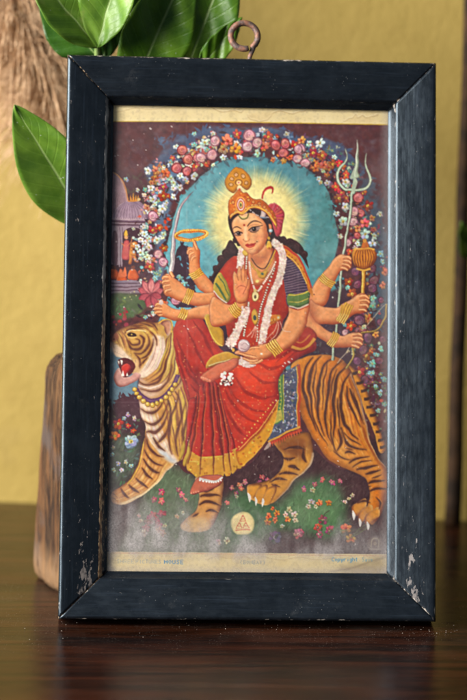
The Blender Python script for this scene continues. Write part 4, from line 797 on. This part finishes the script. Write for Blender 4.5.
# ================================================================ materials
def mat_wall():
    t = NT('ochre_wall'); n1 = t.noise(5, 7, rough=.65); n2 = t.noise(60, 5); n3 = t.noise(260, 3)
    stn = t.math('MULTIPLY', t.ramp(t.noise(11, 3, t.mapping((1, 1, 1), loc=(3.1, 0, 1.7))), .62, .74), .35); c = t.mix(t.ramp(n1, .35, .7), (.205, .143, .031), (.250, .178, .046)); c = t.mix(t.ramp(n2, .5, .75, 0, .35), c, (.19, .125, .028)); c = t.mix(stn, c, (.15, .10, .035))
    return t.done(t.bsdf(c, .75, t.bump(t.math('ADD', n2, t.math('MULTIPLY', n3, .5)), .35, .003), .25))
def mat_table():
    t = NT('dark_varnished_wood'); v = t.mapping((2.2, 26, 26)); g = t.noise(3.0, 9, v, .72, .5); g2 = t.noise(14, 6, t.mapping((3, 40, 40)), .6)
    big = t.noise(7, 4, t.mapping((1, 3, 1)))
    c = t.mix(t.ramp(g, .40, .66), (.004, .0017, .001), (.030, .0085, .0036)); c = t.mix(t.ramp(g2, .52, .72, 0, .7), c, (.010, .005, .004))
    c = t.mix(t.ramp(big, .52, .72, 0, .55), c, (.036, .012, .006))
    p = t.sep(t.co.outputs['Object'])
    near = t.math('MULTIPLY', t.ramp(p[1], -.11, -.005), t.ramp(p[1], .5, .05))
    d1 = t.voro(560); d2 = t.noise(60, 3)
    spk = t.math('MULTIPLY', t.ramp(d1, .17, .06), t.ramp(d2, .42, .62)); spk = t.math('MULTIPLY', spk, t.math('MULTIPLY_ADD', near, .5, .06))
    film = t.math('MULTIPLY', t.ramp(t.noise(22, 5), .42, .75), t.math('MULTIPLY_ADD', near, .022, .0))
    fine = t.math('MULTIPLY', t.ramp(t.voro(900), .2, .05), t.math('MULTIPLY', t.ramp(t.noise(40, 3), .45, .65), t.math('MULTIPLY', near, .45)))
    m = t.math('MINIMUM', t.math('ADD', t.math('ADD', spk, film), fine), 1.0)
    c = t.mix(m, c, (.26, .225, .20))
    rg = t.math('ADD', t.ramp(t.noise(16, 4), .3, .7, .12, .23), t.math('MULTIPLY', m, .4))
    return t.done(t.bsdf(c, rg, t.bump(t.math('ADD', g, t.math('MULTIPLY', spk, 1.5)), .22, .0014), .12))
def mat_frame():
    """black enamel on wood: e = worn arrises, c = chipped zones near the foot, given per vertex"""
    t = NT('worn_black_paint')
    e = t.attr('edge').outputs['Fac']; ch = t.attr('chip').outputs['Fac']; tn = t.attr('tan').outputs['Fac']; al = t.attr('along').outputs['Vector']
    def am(scale):
        m = t.node('ShaderNodeMapping'); m.inputs['Scale'].default_value = scale; t.l.new(al, m.inputs['Vector']); return m.outputs[0]
    gr = t.noise(1, 6, am((30, 700, 700)), .6); gr2 = t.noise(1, 5, am((120, 420, 420)), .6)
    pat = t.noise(1, 6, am((105, 300, 300)), .66, .5); pat2 = t.noise(1, 4, am((260, 560, 560)), .6)
    base = t.mix(t.ramp(t.noise(46, 7, rough=.7), .35, .7), (.0030, .0039, .0054), (.0062, .0080, .0108)); base = t.mix(t.ramp(gr, .5, .75, 0, .6), base, (.011, .015, .022))
    dust = t.math('MULTIPLY', t.ramp(t.voro(420), .16, .05), t.ramp(t.noise(70, 3), .46, .66, 0, .26))
    dust = t.math('MAXIMUM', dust, t.math('MULTIPLY', t.ramp(t.noise(60, 8, rough=.75), .58, .8), .09))
    base = t.mix(dust, base, (.26, .26, .26))
    # chips down to the grey primer
    chips = t.math('MULTIPLY', t.ramp(t.math('ADD', t.math('MULTIPLY_ADD', pat, .66, t.math('MULTIPLY', pat2, .34)), t.math('MULTIPLY', ch, .235)), .695, .72), 1.0)
    pr = t.mix(t.ramp(pat2, .35, .65), (.055, .046, .043), (.135, .115, .105))
    c = t.mix(chips, base, pr)
    # worn edges
    we = t.ramp(t.math('ADD', t.math('MULTIPLY_ADD', gr2, .55, t.math('MULTIPLY', pat2, .45)), t.math('MULTIPLY', e, .42)), .72, .82)
    wc = t.mix(tn, t.mix(t.ramp(gr2, .4, .6), (.09, .085, .085), (.28, .265, .25)), t.mix(t.ramp(pat2, .4, .6), (.22, .10, .045), (.52, .34, .18)))
    c = t.mix(we, c, wc)
    worn = t.math('MAXIMUM', chips, we)
    rg = t.math('ADD', t.math('MULTIPLY_ADD', t.ramp(gr2, .3, .75), .14, .24), t.math('MULTIPLY', worn, .3))
    hgt = t.math('ADD', t.math('MULTIPLY', gr, .7), t.math('ADD', t.math('MULTIPLY', gr2, .35), t.math('MULTIPLY', worn, -.5)))
    return t.done(t.bsdf(c, rg, t.bump(t.math('ADD', hgt, t.math('MULTIPLY', t.noise(75, 4), 1.6)), .12, .0011), .40, Specular_Tint=(.66, .84, 1.0, 1)))
def mat_print():
    t = NT('old_litho_print'); a = t.attr('ink').outputs['Color']
    hs = t.node('ShaderNodeHueSaturation'); hs.inputs['Saturation'].default_value = INK_SAT; hs.inputs['Value'].default_value = INK_VAL; t.l.new(a, hs.inputs['Color'])
    weave = t.noise(1500, 2)
    return t.done(t.bsdf(hs.outputs[0], .62, t.bump(t.math('ADD', weave, t.math('MULTIPLY', t.noise(120, 4), 2)), .12, .0004), .25))
def mat_glass():
    t = NT('dusty_glass'); p = t.sep(t.co.outputs['Object']); u, v = p[0], p[2]
    n = t.noise(30, 6, t.mapping((1, 1, .55)), .62, .4); n2 = t.noise(1100, 3); n3 = t.noise(110, 4)
    top = t.math('ADD', v, t.math('MULTIPLY_ADD', n, -.075, .0375)); top = t.math('ADD', top, t.ramp(u, -.05, .03, 0.0, .021))
    cloud = t.math('MULTIPLY', t.ramp(top, .084, .046), t.ramp(v, .031, .043, .12, 1.0)); cloud = t.math('MULTIPLY', cloud, t.ramp(n3, .25, .7, .5, 1.0)); drip = t.noise(1, 5, t.mapping((70, 70, 17)), .6, .5); cloud = t.math('MULTIPLY', cloud, t.ramp(drip, .36, .64, .40, 1.1))
    side = t.math('MAXIMUM', t.math('MULTIPLY', t.ramp(u, -.075, -.0835), t.ramp(v, .14, .04, .12, 1.0)), t.math('MULTIPLY', t.ramp(u, .077, .0838), .6))
    edgeb = t.ramp(t.math('ADD', v, t.math('MULTIPLY', n3, .004)), .036, .030)
    amt = t.math('ADD', t.math('MULTIPLY', cloud, .54), t.math('MULTIPLY', side, .22)); amt = t.math('ADD', amt, t.math('MULTIPLY', edgeb, .16)); amt = t.math('ADD', amt, t.math('MULTIPLY', t.ramp(t.noise(16, 5), .45, .8), .05)); amt = t.math('ADD', amt, .006)
    amt = t.math('MULTIPLY', amt, t.ramp(n2, .25, .7, .55, 1.15)); amt = t.math('MINIMUM', t.math('MAXIMUM', amt, 0.0), .8)
    spk = t.math('MULTIPLY', t.ramp(t.voro(520), .10, .04), t.ramp(t.noise(60, 3), .5, .62)); amt = t.math('MAXIMUM', amt, t.math('MULTIPLY', spk, .5))
    tr = t.node('ShaderNodeBsdfTransparent'); df = t.node('ShaderNodeBsdfDiffuse'); df.inputs['Color'].default_value = (.40, .365, .36, 1)
    gl = t.node('ShaderNodeBsdfGlossy'); gl.inputs['Roughness'].default_value = .12; fr = t.node('ShaderNodeFresnel'); fr.inputs['IOR'].default_value = 1.2
    m1 = t.node('ShaderNodeMixShader'); t.l.new(fr.outputs[0], m1.inputs[0]); t.l.new(tr.outputs[0], m1.inputs[1]); t.l.new(gl.outputs[0], m1.inputs[2])
    m2 = t.node('ShaderNodeMixShader'); t.l.new(amt, m2.inputs[0]); t.l.new(m1.outputs[0], m2.inputs[1]); t.l.new(df.outputs[0], m2.inputs[2])
    return t.done(m2.outputs[0])
def mat_board():
    t = NT('brown_board'); return t.done(t.bsdf(t.mix(t.noise(40, 4), (.14, .09, .05), (.22, .15, .09)), .8))
def mat_iron():
    t = NT('rusty_iron'); n = t.noise(260, 5); n2 = t.noise(900, 4)
    c = t.mix(t.ramp(n, .4, .62), (.060, .040, .036), (.20, .085, .050)); c = t.mix(t.ramp(n2, .52, .7, 0, .8), c, (.17, .135, .125))
    return t.done(t.bsdf(c, .6, t.bump(t.math('ADD', n, n2), .5, .0006), .5, .25))
def mat_block():
    t = NT('rough_split_wood'); v = t.mapping((130, 130, 15)); g = t.noise(1, 8, v, .68, 1.2); g2 = t.noise(1, 5, t.mapping((700, 700, 60)), .6); b = t.noise(28, 4)
    p = t.sep(t.co.outputs['Object'])
    c = t.mix(t.ramp(g, .40, .60), (.014, .006, .003), (.085, .037, .013)); c = t.mix(t.ramp(g2, .5, .68, 0, .75), c, (.13, .07, .03)); c = t.mix(t.ramp(b, .5, .66, 0, .75), c, (.06, .046, .042))
    c = t.mix(t.ramp(p[2], .03, .008, 0, .55), c, (.22, .13, .065))
    c = t.mix(t.ramp(t.noise(1, 4, t.mapping((420, 420, 40))), .62, .68, 0, .8), c, (.025, .012, .006))
    return t.done(t.bsdf(c, .7, t.bump(t.math('ADD', g, g2), .8, .003), .18))
def mat_leaf(name, c0, c1, rough=.28):
    t = NT(name); a = t.sep(t.attr('blade').outputs['Vector'])     # along, across (-1..1), 0
    al, ac = a[0], t.math('ABSOLUTE', a[1])
    rib = t.ramp(ac, .05, .015)
    ph = t.math('FRACT', t.math('MULTIPLY', t.math('SUBTRACT', al, t.math('MULTIPLY', ac, .22)), 11.0))
    vein = t.math('MULTIPLY', t.ramp(t.math('ABSOLUTE', t.math('SUBTRACT', ph, .5)), .10, .02), .55)
    n = t.noise(70, 5); n2 = t.noise(600, 3)
    c = t.mix(t.ramp(n, .3, .72), c0, c1); c = t.mix(t.math('MULTIPLY', vein, .22), c, tuple(x*1.5+.01 for x in c1)); c = t.mix(t.math('MULTIPLY', rib, .75), c, (.26, .36, .12)); blo = t.noise(38, 5, rough=.7); c = t.mix(t.ramp(blo, .60, .74, 0, .55), c, (.20, .22, .06)); c = t.mix(t.ramp(t.noise(24, 3), .5, .8, 0, .35), c, (.03, .06, .02))
    sp = t.math('MULTIPLY', t.ramp(t.voro(330), .14, .05), t.ramp(t.noise(55, 4), .52, .66)); c = t.mix(sp, c, (.5, .52, .46))
    h = t.math('ADD', t.math('MULTIPLY', rib, -1.2), t.math('ADD', t.math('MULTIPLY', vein, -.6), t.math('MULTIPLY', n, .8)))
    bs = t.bsdf(c, t.ramp(n2, .3, .7, rough+.02, rough+.2), t.bump(h, .28, .0012), .32)
    tl = t.node('ShaderNodeBsdfTranslucent'); t.l.new(t.mix(.5, c, (.16, .30, .03)), tl.inputs['Color']); mx = t.node('ShaderNodeMixShader'); mx.inputs[0].default_value = .22
    t.l.new(bs, mx.inputs[1]); t.l.new(tl.outputs[0], mx.inputs[2])
    return t.done(mx.outputs[0])
def mat_plain(name, c0, c1, scale=60, rough=.7):
    t = NT(name); n = t.noise(scale, 5); return t.done(t.bsdf(t.mix(t.ramp(n, .35, .65), c0, c1), rough, t.bump(n, .3, .001), .12))
INK_SAT, INK_VAL = 1.02, 1.12

# ================================================================ setting: table and wall
def grid(name, x0, x1, y0, y1, nx, ny, f, mat):
    vs = [f(x0+(x1-x0)*i/nx, y0+(y1-y0)*j/ny) for j in range(ny+1) for i in range(nx+1)]
    fs = [(j*(nx+1)+i, j*(nx+1)+i+1, (j+1)*(nx+1)+i+1, (j+1)*(nx+1)+i) for j in range(ny) for i in range(nx)]
    return link(name, vs, fs, mat)
tb = grid('table_top', -.9, .9, -1.5, .60, 60, 70, lambda x, y: (x, y, .0006*mnoise.noise((x*9, y*9, 0))-.0003), mat_table()); tb['kind'] = 'structure'
me_ = tb.modifiers.new('thick', 'SOLIDIFY'); me_.thickness = .03; me_.offset = -1
wl = grid('wall', -1.6, 1.6, -.05, 1.7, 64, 36, lambda x, z: (x, .344-.147*x+.0016*mnoise.noise((x*6, z*6, 3)), z), mat_wall()); wl['kind'] = 'structure'
ws = wl.modifiers.new('thick', 'SOLIDIFY'); ws.thickness = .1; ws.offset = -1

# ================================================================ framed print
LEAN = R(12)
fr = empty('framed_print', (0, 0, .0041), (-LEAN, 0, 0))
tag(fr, 'worn black wooden frame with an old colour print of a many-armed woman riding a tiger', 'picture frame')
FW, FH, MW = .2221, .335, .0280
MF = mat_frame()
PROF = [(.0000, .0220), (.0000, .0125), (.0000, .0030), (.0002, .0016), (.0007, .0007), (.0015, .0002), (.0025, .0001)]
PROF += [(.0025+(.0228-.0025)*k/16, .0001+.0053*(k/16)**1.15) for k in range(1, 17)]
PROF += [(.0233, .0056), (.0238, .0061), (.0242, .0068), (.0247, .0077), (.0253, .0086), (.0260, .0096), (.0267, .0105), (.0273, .0110), (.0280, .0114), (.0280, .0117), (.0232, .0117), (.0232, .0185), (.0232, .0220)]
NP = len(PROF)
def rail(side):
    """one mitred member; local axes u (right), w (depth), v (up)"""
    horiz = side in ('top', 'bottom'); L_ = FW if horiz else FH; N = 150
    vs, ed, chp, tan, aln = [], [], [], [], []
    rr = random.Random({'top': 1, 'right': 2, 'bottom': 3, 'left': 4}[side])
    for i in range(N+1):
        s = i/N
        for k, (q, w) in enumerate(PROF):
            gap = .00016
            a = (q+gap)+s*(L_-2*(q+gap)); a -= L_/2
            wob = .00022*mnoise.noise((a*40, q*90, {'top': 0, 'right': 9, 'bottom': 17, 'left': 27}[side])) if k > 1 else 0
            if side == 'top': p = (a, w+wob, FH-q)
            elif side == 'bottom': p = (a, w+wob, q)
            elif side == 'left': p = (-FW/2+q, w+wob, a+FH/2)
            else: p = (FW/2-q, w+wob, a+FH/2)
            vs.append(p)
            # wear on outer arris, on the inner ridge and at the mitres
            dm = min(a+L_/2-q, L_/2-a-q)                      # distance to the mitre along the member
            v_ = p[2]; e = 0.0
            e = max(e, .70*math.exp(-((q-.0006)/.0009)**2)*(1 if w < .003 else 0)*{'left': .45, 'right': .72, 'top': .8, 'bottom': .6}[side])
            ridge = math.exp(-((q-.0240)/.0011)**2) if w < .0095 else 0
            e = max(e, ridge*{'left': 1.16, 'right': .40, 'top': .32, 'bottom': .30}[side])
            e = max(e, .72*math.exp(-dm/.0006) if w < .009 else 0)
            if side == 'left' and q > .0245 and w < .0117: e = max(e, .44*max(0, min(1, (.22-v_)/.1)))
            ed.append(e)
            low = max(0, 1-v_/.085); cx = .0
            if side == 'left': cx = low**.7*math.exp(-((q-.015)/.009)**2)*.98
            elif side == 'right': cx = low**.7*math.exp(-((q-.014)/.009)**2)*.98
            elif side == 'bottom': cx = .16
            else: cx = .05
            if side in ('left', 'right'): cx = max(cx, .27)
            chp.append(cx)
            tan.append(max(0, min(1, (.20-v_)/.05)) if (side == 'left' and q > .02) else (.8 if dm < .0012 and side in ('left', 'top') else .15))
            aln.append((a+{'top': 3, 'right': 5, 'bottom': 7, 'left': 11.3}[side], q, w))
    fs = []
    for i in range(N):
        for k in range(NP):
            k2 = (k+1) % NP
            fs.append((i*NP+k, i*NP+k2, (i+1)*NP+k2, (i+1)*NP+k))
    fs.append(tuple(range(NP))[::-1]); fs.append(tuple(N*NP+k for k in range(NP)))
    o = link('frame_rail', vs, fs, MF, fr)
    bm = bmesh.new(); bm.from_mesh(o.data); bmesh.ops.recalc_face_normals(bm, faces=bm.faces); bm.to_mesh(o.data); bm.free()
    for nm, arr in (('edge', ed), ('chip', chp), ('tan', tan)):
        o.data.attributes.new(nm, 'FLOAT', 'POINT').data.foreach_set('value', arr)
    o.data.attributes.new('along', 'FLOAT_VECTOR', 'POINT').data.foreach_set('vector', np.array(aln, np.float32).ravel())
    return o
for sd in ('top', 'right', 'bottom', 'left'): rail(sd)

# the print: one sheet whose inks are stored per vertex
H8 = [0.0006051065692581192, 5.34255084122685e-06, -0.15251355239549322, 4.263143033897438e-06, -0.0005992881505612196, 0.37034571879911227, -2.78685341502381e-05, 4.358085069391079e-05]
gh, gw = GRID.shape[:2]
px = CX0+(np.arange(gw)+.5)*(2/CS); py = CY0+(np.arange(gh)+.5)*(2/CS)
PX, PY = np.meshgrid(px, py); dn = H8[6]*PX+H8[7]*PY+1
U = (H8[0]*PX+H8[1]*PY+H8[2])/dn; V = (H8[3]*PX+H8[4]*PY+H8[5])/dn
ok_u = (np.abs(U) < .0875)
co = np.stack([np.clip(U, -.0876, .0876), np.full_like(U, .0138)+.00012*np.sin(U*70)*np.sin(V*41), np.clip(V, .0240, .3110)], -1).astype(np.float32)
idx = np.arange(gw*gh).reshape(gh, gw)
quads = np.stack([idx[:-1, :-1], idx[1:, :-1], idx[1:, 1:], idx[:-1, 1:]], -1).reshape(-1, 4)
cu = U.ravel()[quads]; cv = V.ravel()[quads]
keep = (np.abs(cu).max(1) < .0876) & (cv.min(1) > .0240) & (cv.max(1) < .3110); quads = quads[keep].astype(np.int32)
pm = bpy.data.meshes.new('print'); pm.vertices.add(gw*gh); pm.vertices.foreach_set('co', co.ravel())
pm.loops.add(quads.size); pm.loops.foreach_set('vertex_index', quads.ravel()); pm.polygons.add(len(quads)); pm.polygons.foreach_set('loop_start', np.arange(0, quads.size, 4, dtype=np.int32))
pm.update(calc_edges=True); pm.polygons.foreach_set('use_smooth', np.ones(len(quads), bool))
ink = np.concatenate([GRID.reshape(-1, 3), np.ones((gw*gh, 1), np.float32)], 1)
pm.attributes.new('ink', 'FLOAT_COLOR', 'POINT').data.foreach_set('color', ink.ravel())
po = bpy.data.objects.new('print', pm); COL.objects.link(po); pm.materials.append(mat_print()); po.parent = fr
po['label'] = 'faded print of a crowned woman with eight arms seated on a striped tiger under a flower arch'
def box(name, x0, x1, y0, y1, z0, z1, mat, parent):
    vs = [(x, y, z) for x in (x0, x1) for y in (y0, y1) for z in (z0, z1)]
    return link(name, vs, [(0, 1, 3, 2), (4, 6, 7, 5), (0, 4, 5, 1), (2, 3, 7, 6), (0, 2, 6, 4), (1, 5, 7, 3)], mat, parent, False)
box('glass_pane', -.0876, .0876, .0121, .0133, .0236, .3114, mat_glass(), fr)
box('backing_board', -.0876, .0876, .0146, .0176, .0236, .3114, mat_board(), fr)
# screw eye
path, rad = [], []
path += [(-.0014, .0115, .3300), (-.0016, .0115, .3352), (-.0012, .0115, .3385), (.0004, .0113, .3415)]
cx, cz, rr_ = -.0047, .3508, .0082
for k in range(41):
    a = -.86+k/40*(5.9); path.append((cx+rr_*math.cos(a)*1.0, .0112-.0018*k/40, cz+rr_*math.sin(a)*.98))
path = path[:3]+[Vector(path[3])*.5+Vector(path[4])*.5]+path[4:]
rad = [.0013]*3+[.0016]+[.0019]*41; rad[-1] = .0016
vs, fs = tube(path, rad, 16)
vs = [v+Vector((1, 1, 1))*.00016*mnoise.noise(v*420) for v in vs]
link('screw_eye', vs, fs, mat_iron(), fr)

# ================================================================ block of wood behind
bl = []; plan = [(-.1290, .1280), (-.1262, .1130), (-.1222, .0990), (-.1165, .0860), (-.1080, .0775), (-.0940, .0730), (-.0700, .0760), (-.0560, .0860), (-.0540, .1150), (-.0640, .1380), (-.0950, .1470), (-.1180, .1420)]
NS = 72; rows = 40
pl = []
for i in range(NS):
    f = i/NS*len(plan); a = int(f); t = f-a; g = lambda k: Vector((*plan[k % len(plan)], 0))
    p0, p1, p2, p3 = g(a-1), g(a), g(a+1), g(a+2)
    pl.append(.5*((2*p1)+(p2-p0)*t+(2*p0-5*p1+4*p2-p3)*t*t+(3*p1-p0-3*p2+p3)*t**3))
cen = Vector((-.09, .108, 0)); vs = []; fs = []
for j in range(rows+1):
    z = .1455*j/rows; s = 1.0
    if j < 3: s = (.93, .975, .993)[j]
    if j > rows-4: s = (.985, .955, .90, .82)[j-(rows-3)]
    for i, p in enumerate(pl):
        q = cen+(p-cen)*s; n = mnoise.noise((q.x*90, q.y*90, z*14))*.0022+mnoise.noise((q.x*300, q.y*300, z*40))*.0008
        d = (p-cen).normalized(); vs.append((q.x+d.x*n+z*.036, q.y+d.y*n-z*.06, z+(.003*mnoise.noise((q.x*50, q.y*50, 1)) if j == rows else 0)))
for j in range(rows):
    for i in range(NS): fs.append((j*NS+i, j*NS+(i+1) % NS, (j+1)*NS+(i+1) % NS, (j+1)*NS+i))
fs.append(tuple(range(NS))[::-1]); fs.append(tuple(rows*NS+i for i in range(NS)))
wb = link('wood_block', vs, fs, mat_block()); tag(wb, 'rough brown block of split wood standing behind the lower left of the black frame', 'wood block')

# ================================================================ leafy sprig behind the frame
MLG = mat_leaf('light_leaf', (.060, .135, .012), (.125, .225, .024)); MDG = mat_leaf('dark_leaf', (.010, .042, .006), (.035, .10, .010), .2); MMG = mat_leaf('mid_leaf', (.035, .10, .006), (.10, .20, .014), .22)
def leaf3d(name, base, tip, width, mat, parent, bend=.0, twist=0.0, fold=.25, side=None, label=None, belly=.42):
    b, t = Vector(base), Vector(tip); ax = t-b; L_ = ax.length; ax.normalize()
    view = Vector((.06, -1, .1)).normalized(); ac = ax.cross(view).normalized(); nr = ac.cross(ax).normalized()
    if nr.y > 0: nr = -nr
    M = Matrix.Rotation(twist, 3, ax); ac = M @ ac; nr = M @ nr
    NU, NV = 44, 16; vs, fs, att = [], [], []
    for i in range(NU+1):
        u = i/NU
        w = width*.5*(max(0, math.sin(math.pi*u**(math.log(.5)/math.log(belly))))**.8)*(1-.15*u)
        for j in range(NV+1):
            v = -1+2*j/NV
            z = fold*abs(v)*w-bend*L_*(u*u)+.0008*math.sin(u*9+v*3)+.0006*math.sin(v*7+u*23)
            vs.append(b+ax*(u*L_)+ac*(v*w)+nr*z); att.append((u, v, 0))
    for i in range(NU):
        for j in range(NV): a = i*(NV+1)+j; fs.append((a, a+1, a+NV+2, a+NV+1))
    o = link(name, vs, fs, mat, parent)
    o.data.attributes.new('blade', 'FLOAT_VECTOR', 'POINT').data.foreach_set('vector', np.array(att, np.float32).ravel())
    so = o.modifiers.new('thick', 'SOLIDIFY'); so.thickness = .0005; so.offset = 0
    if label: o['label'] = label
    return o
sp = empty('leafy_plant', (-.075, .125, 0)); tag(sp, 'green leafy houseplant with glossy pointed leaves rising behind the top left of the black frame', 'plant')
def add(*a, **k):
    o = leaf3d(*a, **k); o.data.transform(Matrix.Translation((.075, -.125, 0))); return o
MST = mat_plain('green_stem', (.09, .16, .035), (.16, .22, .07), 90, .5)
for path, r in (([(-.078, .135, 0), (-.082, .128, .12), (-.088, .118, .24), (-.0935, .106, .325), (-.0938, .102, .338)], .0026), ([(-.070, .135, 0), (-.064, .132, .14), (-.056, .126, .27), (-.048, .122, .33)], .003), ([(-.084, .138, 0), (-.092, .126, .12), (-.106, .106, .215), (-.1085, .102, .236)], .0024), ([(-.066, .14, 0), (-.052, .134, .16), (-.040, .128, .28), (-.036, .126, .33)], .003)):
    P_ = [Vector(p) for p in path]; fine = []
    for i in range(len(P_)-1):
        for k in range(8): fine.append(P_[i].lerp(P_[i+1], k/8))
    fine.append(P_[-1]); vs, fs = tube(fine, [r*(1-.35*i/len(fine)) for i in range(len(fine))], 10)
    o = link('stem', [v-Vector((-.075, .125, 0)) for v in vs], fs, MST, sp)
add('leaf', (-.0975, .106, .226), (-.1430, .085, .3012), .044, MLG, sp, bend=-.02, twist=R(-12), fold=.28, belly=.46, label='pale green leaf sticking out left of the frame')
add('leaf', (-.0938, .099, .3365), (-.1330, .088, .3830), .038, MLG, sp, bend=.03, twist=R(18), fold=.3, belly=.5)
add('leaf', (-.0921, .116, .3310), (-.1300, .112, .3660), .034, MDG, sp, bend=.02, twist=R(-30), fold=.3, belly=.45)
add('leaf', (-.0932, .096, .3365), (-.0770, .092, .4050), .038, MLG, sp, bend=.03, twist=R(-20), fold=.45, belly=.48)
add('leaf', (-.0905, .112, .3300), (-.0830, .118, .3800), .022, MDG, sp, bend=.02, twist=R(25), fold=.3)
add('leaf', (-.0760, .112, .3020), (-.0380, .106, .3900), .046, MMG, sp, bend=.02, twist=R(8), fold=.16, belly=.5)
add('leaf', (-.0440, .124, .3080), (-.0120, .112, .3990), .044, MMG, sp, bend=.03, twist=R(-6), fold=.16, belly=.5, label='broad dark glossy leaf')
add('leaf', (-.0300, .106, .3260), (-.0050, .104, .3570), .017, MMG, sp, bend=.02, twist=R(14), fold=.25)
add('leaf', (-.0620, .130, .3180), (-.0540, .134, .4050), .040, MDG, sp, bend=.02, twist=R(20), fold=.2)

# ================================================================ dried plume at the upper left
pr_ = random.Random(5)
pv, pf, tint = [], [], []
stem = [Vector((-.045, .29, 0)), Vector((-.068, .275, .14)), Vector((-.105, .26, .26)), Vector((-.145, .25, .35)), Vector((-.178, .24, .46))]
def on(t):
    f = t*(len(stem)-1); i = min(int(f), len(stem)-2); return stem[i].lerp(stem[i+1], f-i)
def strand(p, d, L_, r, sag):
    pts_ = []
    for k in range(7):
        u = k/6; pts_.append(p+d*(L_*u)+Vector((0, 0, -sag*u*u))+Vector((pr_.uniform(-1, 1), pr_.uniform(-1, 1), pr_.uniform(-1, 1)))*.0012*u)
    v, f = tube(pts_, [r*(1-.85*k/6)+.00005 for k in range(7)], 4, False, len(pv)); pv.extend(v); pf.extend(f)
for k in range(3600):
    t = pr_.uniform(.56, 1.0); p = on(t); a = pr_.uniform(0, 6.283)
    d = Vector((math.cos(a), math.sin(a)*.6, pr_.uniform(-.5, 1.1))).normalized()
    strand(p+Vector((math.cos(a), math.sin(a)*.6, 0))*pr_.uniform(0, .012), d, pr_.uniform(.025, .062), pr_.uniform(.0002, .0006), pr_.uniform(-.01, .05))
pe = empty('dried_grass', stem[0]); tag(pe, 'fluffy brown plume of dried grass blurred behind the leaves at the upper left', 'dried grass')
o = link('plume', [v-stem[0] for v in pv], pf, mat_plain('dry_straw', (.30, .165, .08), (.66, .46, .29), 110, .8), pe)
fine = [on(i/24) for i in range(25)]; vs, fs = tube(fine, [.0022*(1-.5*i/24) for i in range(25)], 8)
link('stem', [v-stem[0] for v in vs], fs, mat_plain('straw_stalk', (.30, .2, .1), (.42, .3, .16), 40, .7), pe)

# ================================================================ dark strip added for a soft wall shadow, and a leaf, right edge
st = empty('shadow_strip_and_leaf', (.1697, .305, 0)); tag(st, 'thin blurred dark strip standing in for a wall shadow, with one green leaf, right edge', 'plant')
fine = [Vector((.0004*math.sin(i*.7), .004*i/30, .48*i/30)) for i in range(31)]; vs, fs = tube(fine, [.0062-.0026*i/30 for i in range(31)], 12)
link('shadow_strip', vs, fs, mat_plain('shadow_brown', (.012, .007, .004), (.04, .02, .009), 50, .7), st)  # upright tube whose dark brown stands in for shade on the wall
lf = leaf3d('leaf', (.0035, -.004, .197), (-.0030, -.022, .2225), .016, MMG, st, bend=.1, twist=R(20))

# ================================================================ crumbs of dust and grit lying on the table
gr_ = random.Random(3); gv, gf = [], []
for k in range(130):
    if k < 85: x, y = gr_.uniform(-.14, .19), gr_.gauss(-.012, .014)
    else: x, y = gr_.uniform(.07, .17), gr_.gauss(-.004, .008)
    r = gr_.choice([.00014, .00016, .0002, .00022, .00035]); b0 = len(gv)
    for d in ((1, 0, 0), (-.9, .2, 0), (0, 1, .1), (.1, -1, 0), (0, .1, 1), (0, 0, -.6)):
        gv.append((x+d[0]*r*gr_.uniform(.6, 1.6), y+d[1]*r*gr_.uniform(.6, 1.4), r*.5+.0003+d[2]*r*.8))
    for a, b, c in ((0, 2, 4), (2, 1, 4), (1, 3, 4), (3, 0, 4), (2, 0, 5), (1, 2, 5), (3, 1, 5), (0, 3, 5)): gf.append((b0+a, b0+b, b0+c))
go = link('dust_crumbs', gv, gf, mat_plain('pale_grit', (.11, .09, .075), (.26, .23, .20), 300, .8), None, False); go['kind'] = 'stuff'
tag(go, 'pale specks of grit and dust scattered on the dark table in front of the frame', 'dust')

# ================================================================ light, camera
w = bpy.data.worlds.new('World'); S.world = w; w.use_nodes = True
w.node_tree.nodes['Background'].inputs[0].default_value = (.62, .81, 1.0, 1); w.node_tree.nodes['Background'].inputs[1].default_value = WORLD
def area(name, loc, target, sx, sy, energy, col):
    l = bpy.data.lights.new(name, 'AREA'); l.shape = 'RECTANGLE'; l.size = sx; l.size_y = sy; l.energy = energy; l.color = col
    o = bpy.data.objects.new(name, l); COL.objects.link(o); o.location = loc
    o.rotation_euler = (Vector(target)-Vector(loc)).to_track_quat('-Z', 'Y').to_euler(); return o
area('window_light', (-1.95, -.80, .95), (0, .05, .17), 1.9, 1.5, LKEY, (1.0, .965, .91))
cam = bpy.data.cameras.new('camera'); co_ = bpy.data.objects.new('camera', cam); COL.objects.link(co_)
co_.location = (-0.07657889, -1.16531702, 0.30506744); co_.rotation_euler = (1.45016974, -0.0209233, -0.0529501)
cam.sensor_fit = 'VERTICAL'; cam.sensor_height = 36; cam.sensor_width = 24; cam.lens = 105.02; cam.clip_end = 50; cam.clip_start = .05
cam.dof.use_dof = True; cam.dof.focus_distance = 1.185; cam.dof.aperture_fstop = 5.6; cam.dof.aperture_blades = 9
S.camera = co_
S.view_settings.view_transform = 'Standard'; S.view_settings.look = 'None'; S.view_settings.gamma = 1.0; S.view_settings.exposure = EXPO
S.cycles.max_bounces = 8; S.cycles.transparent_max_bounces = 12
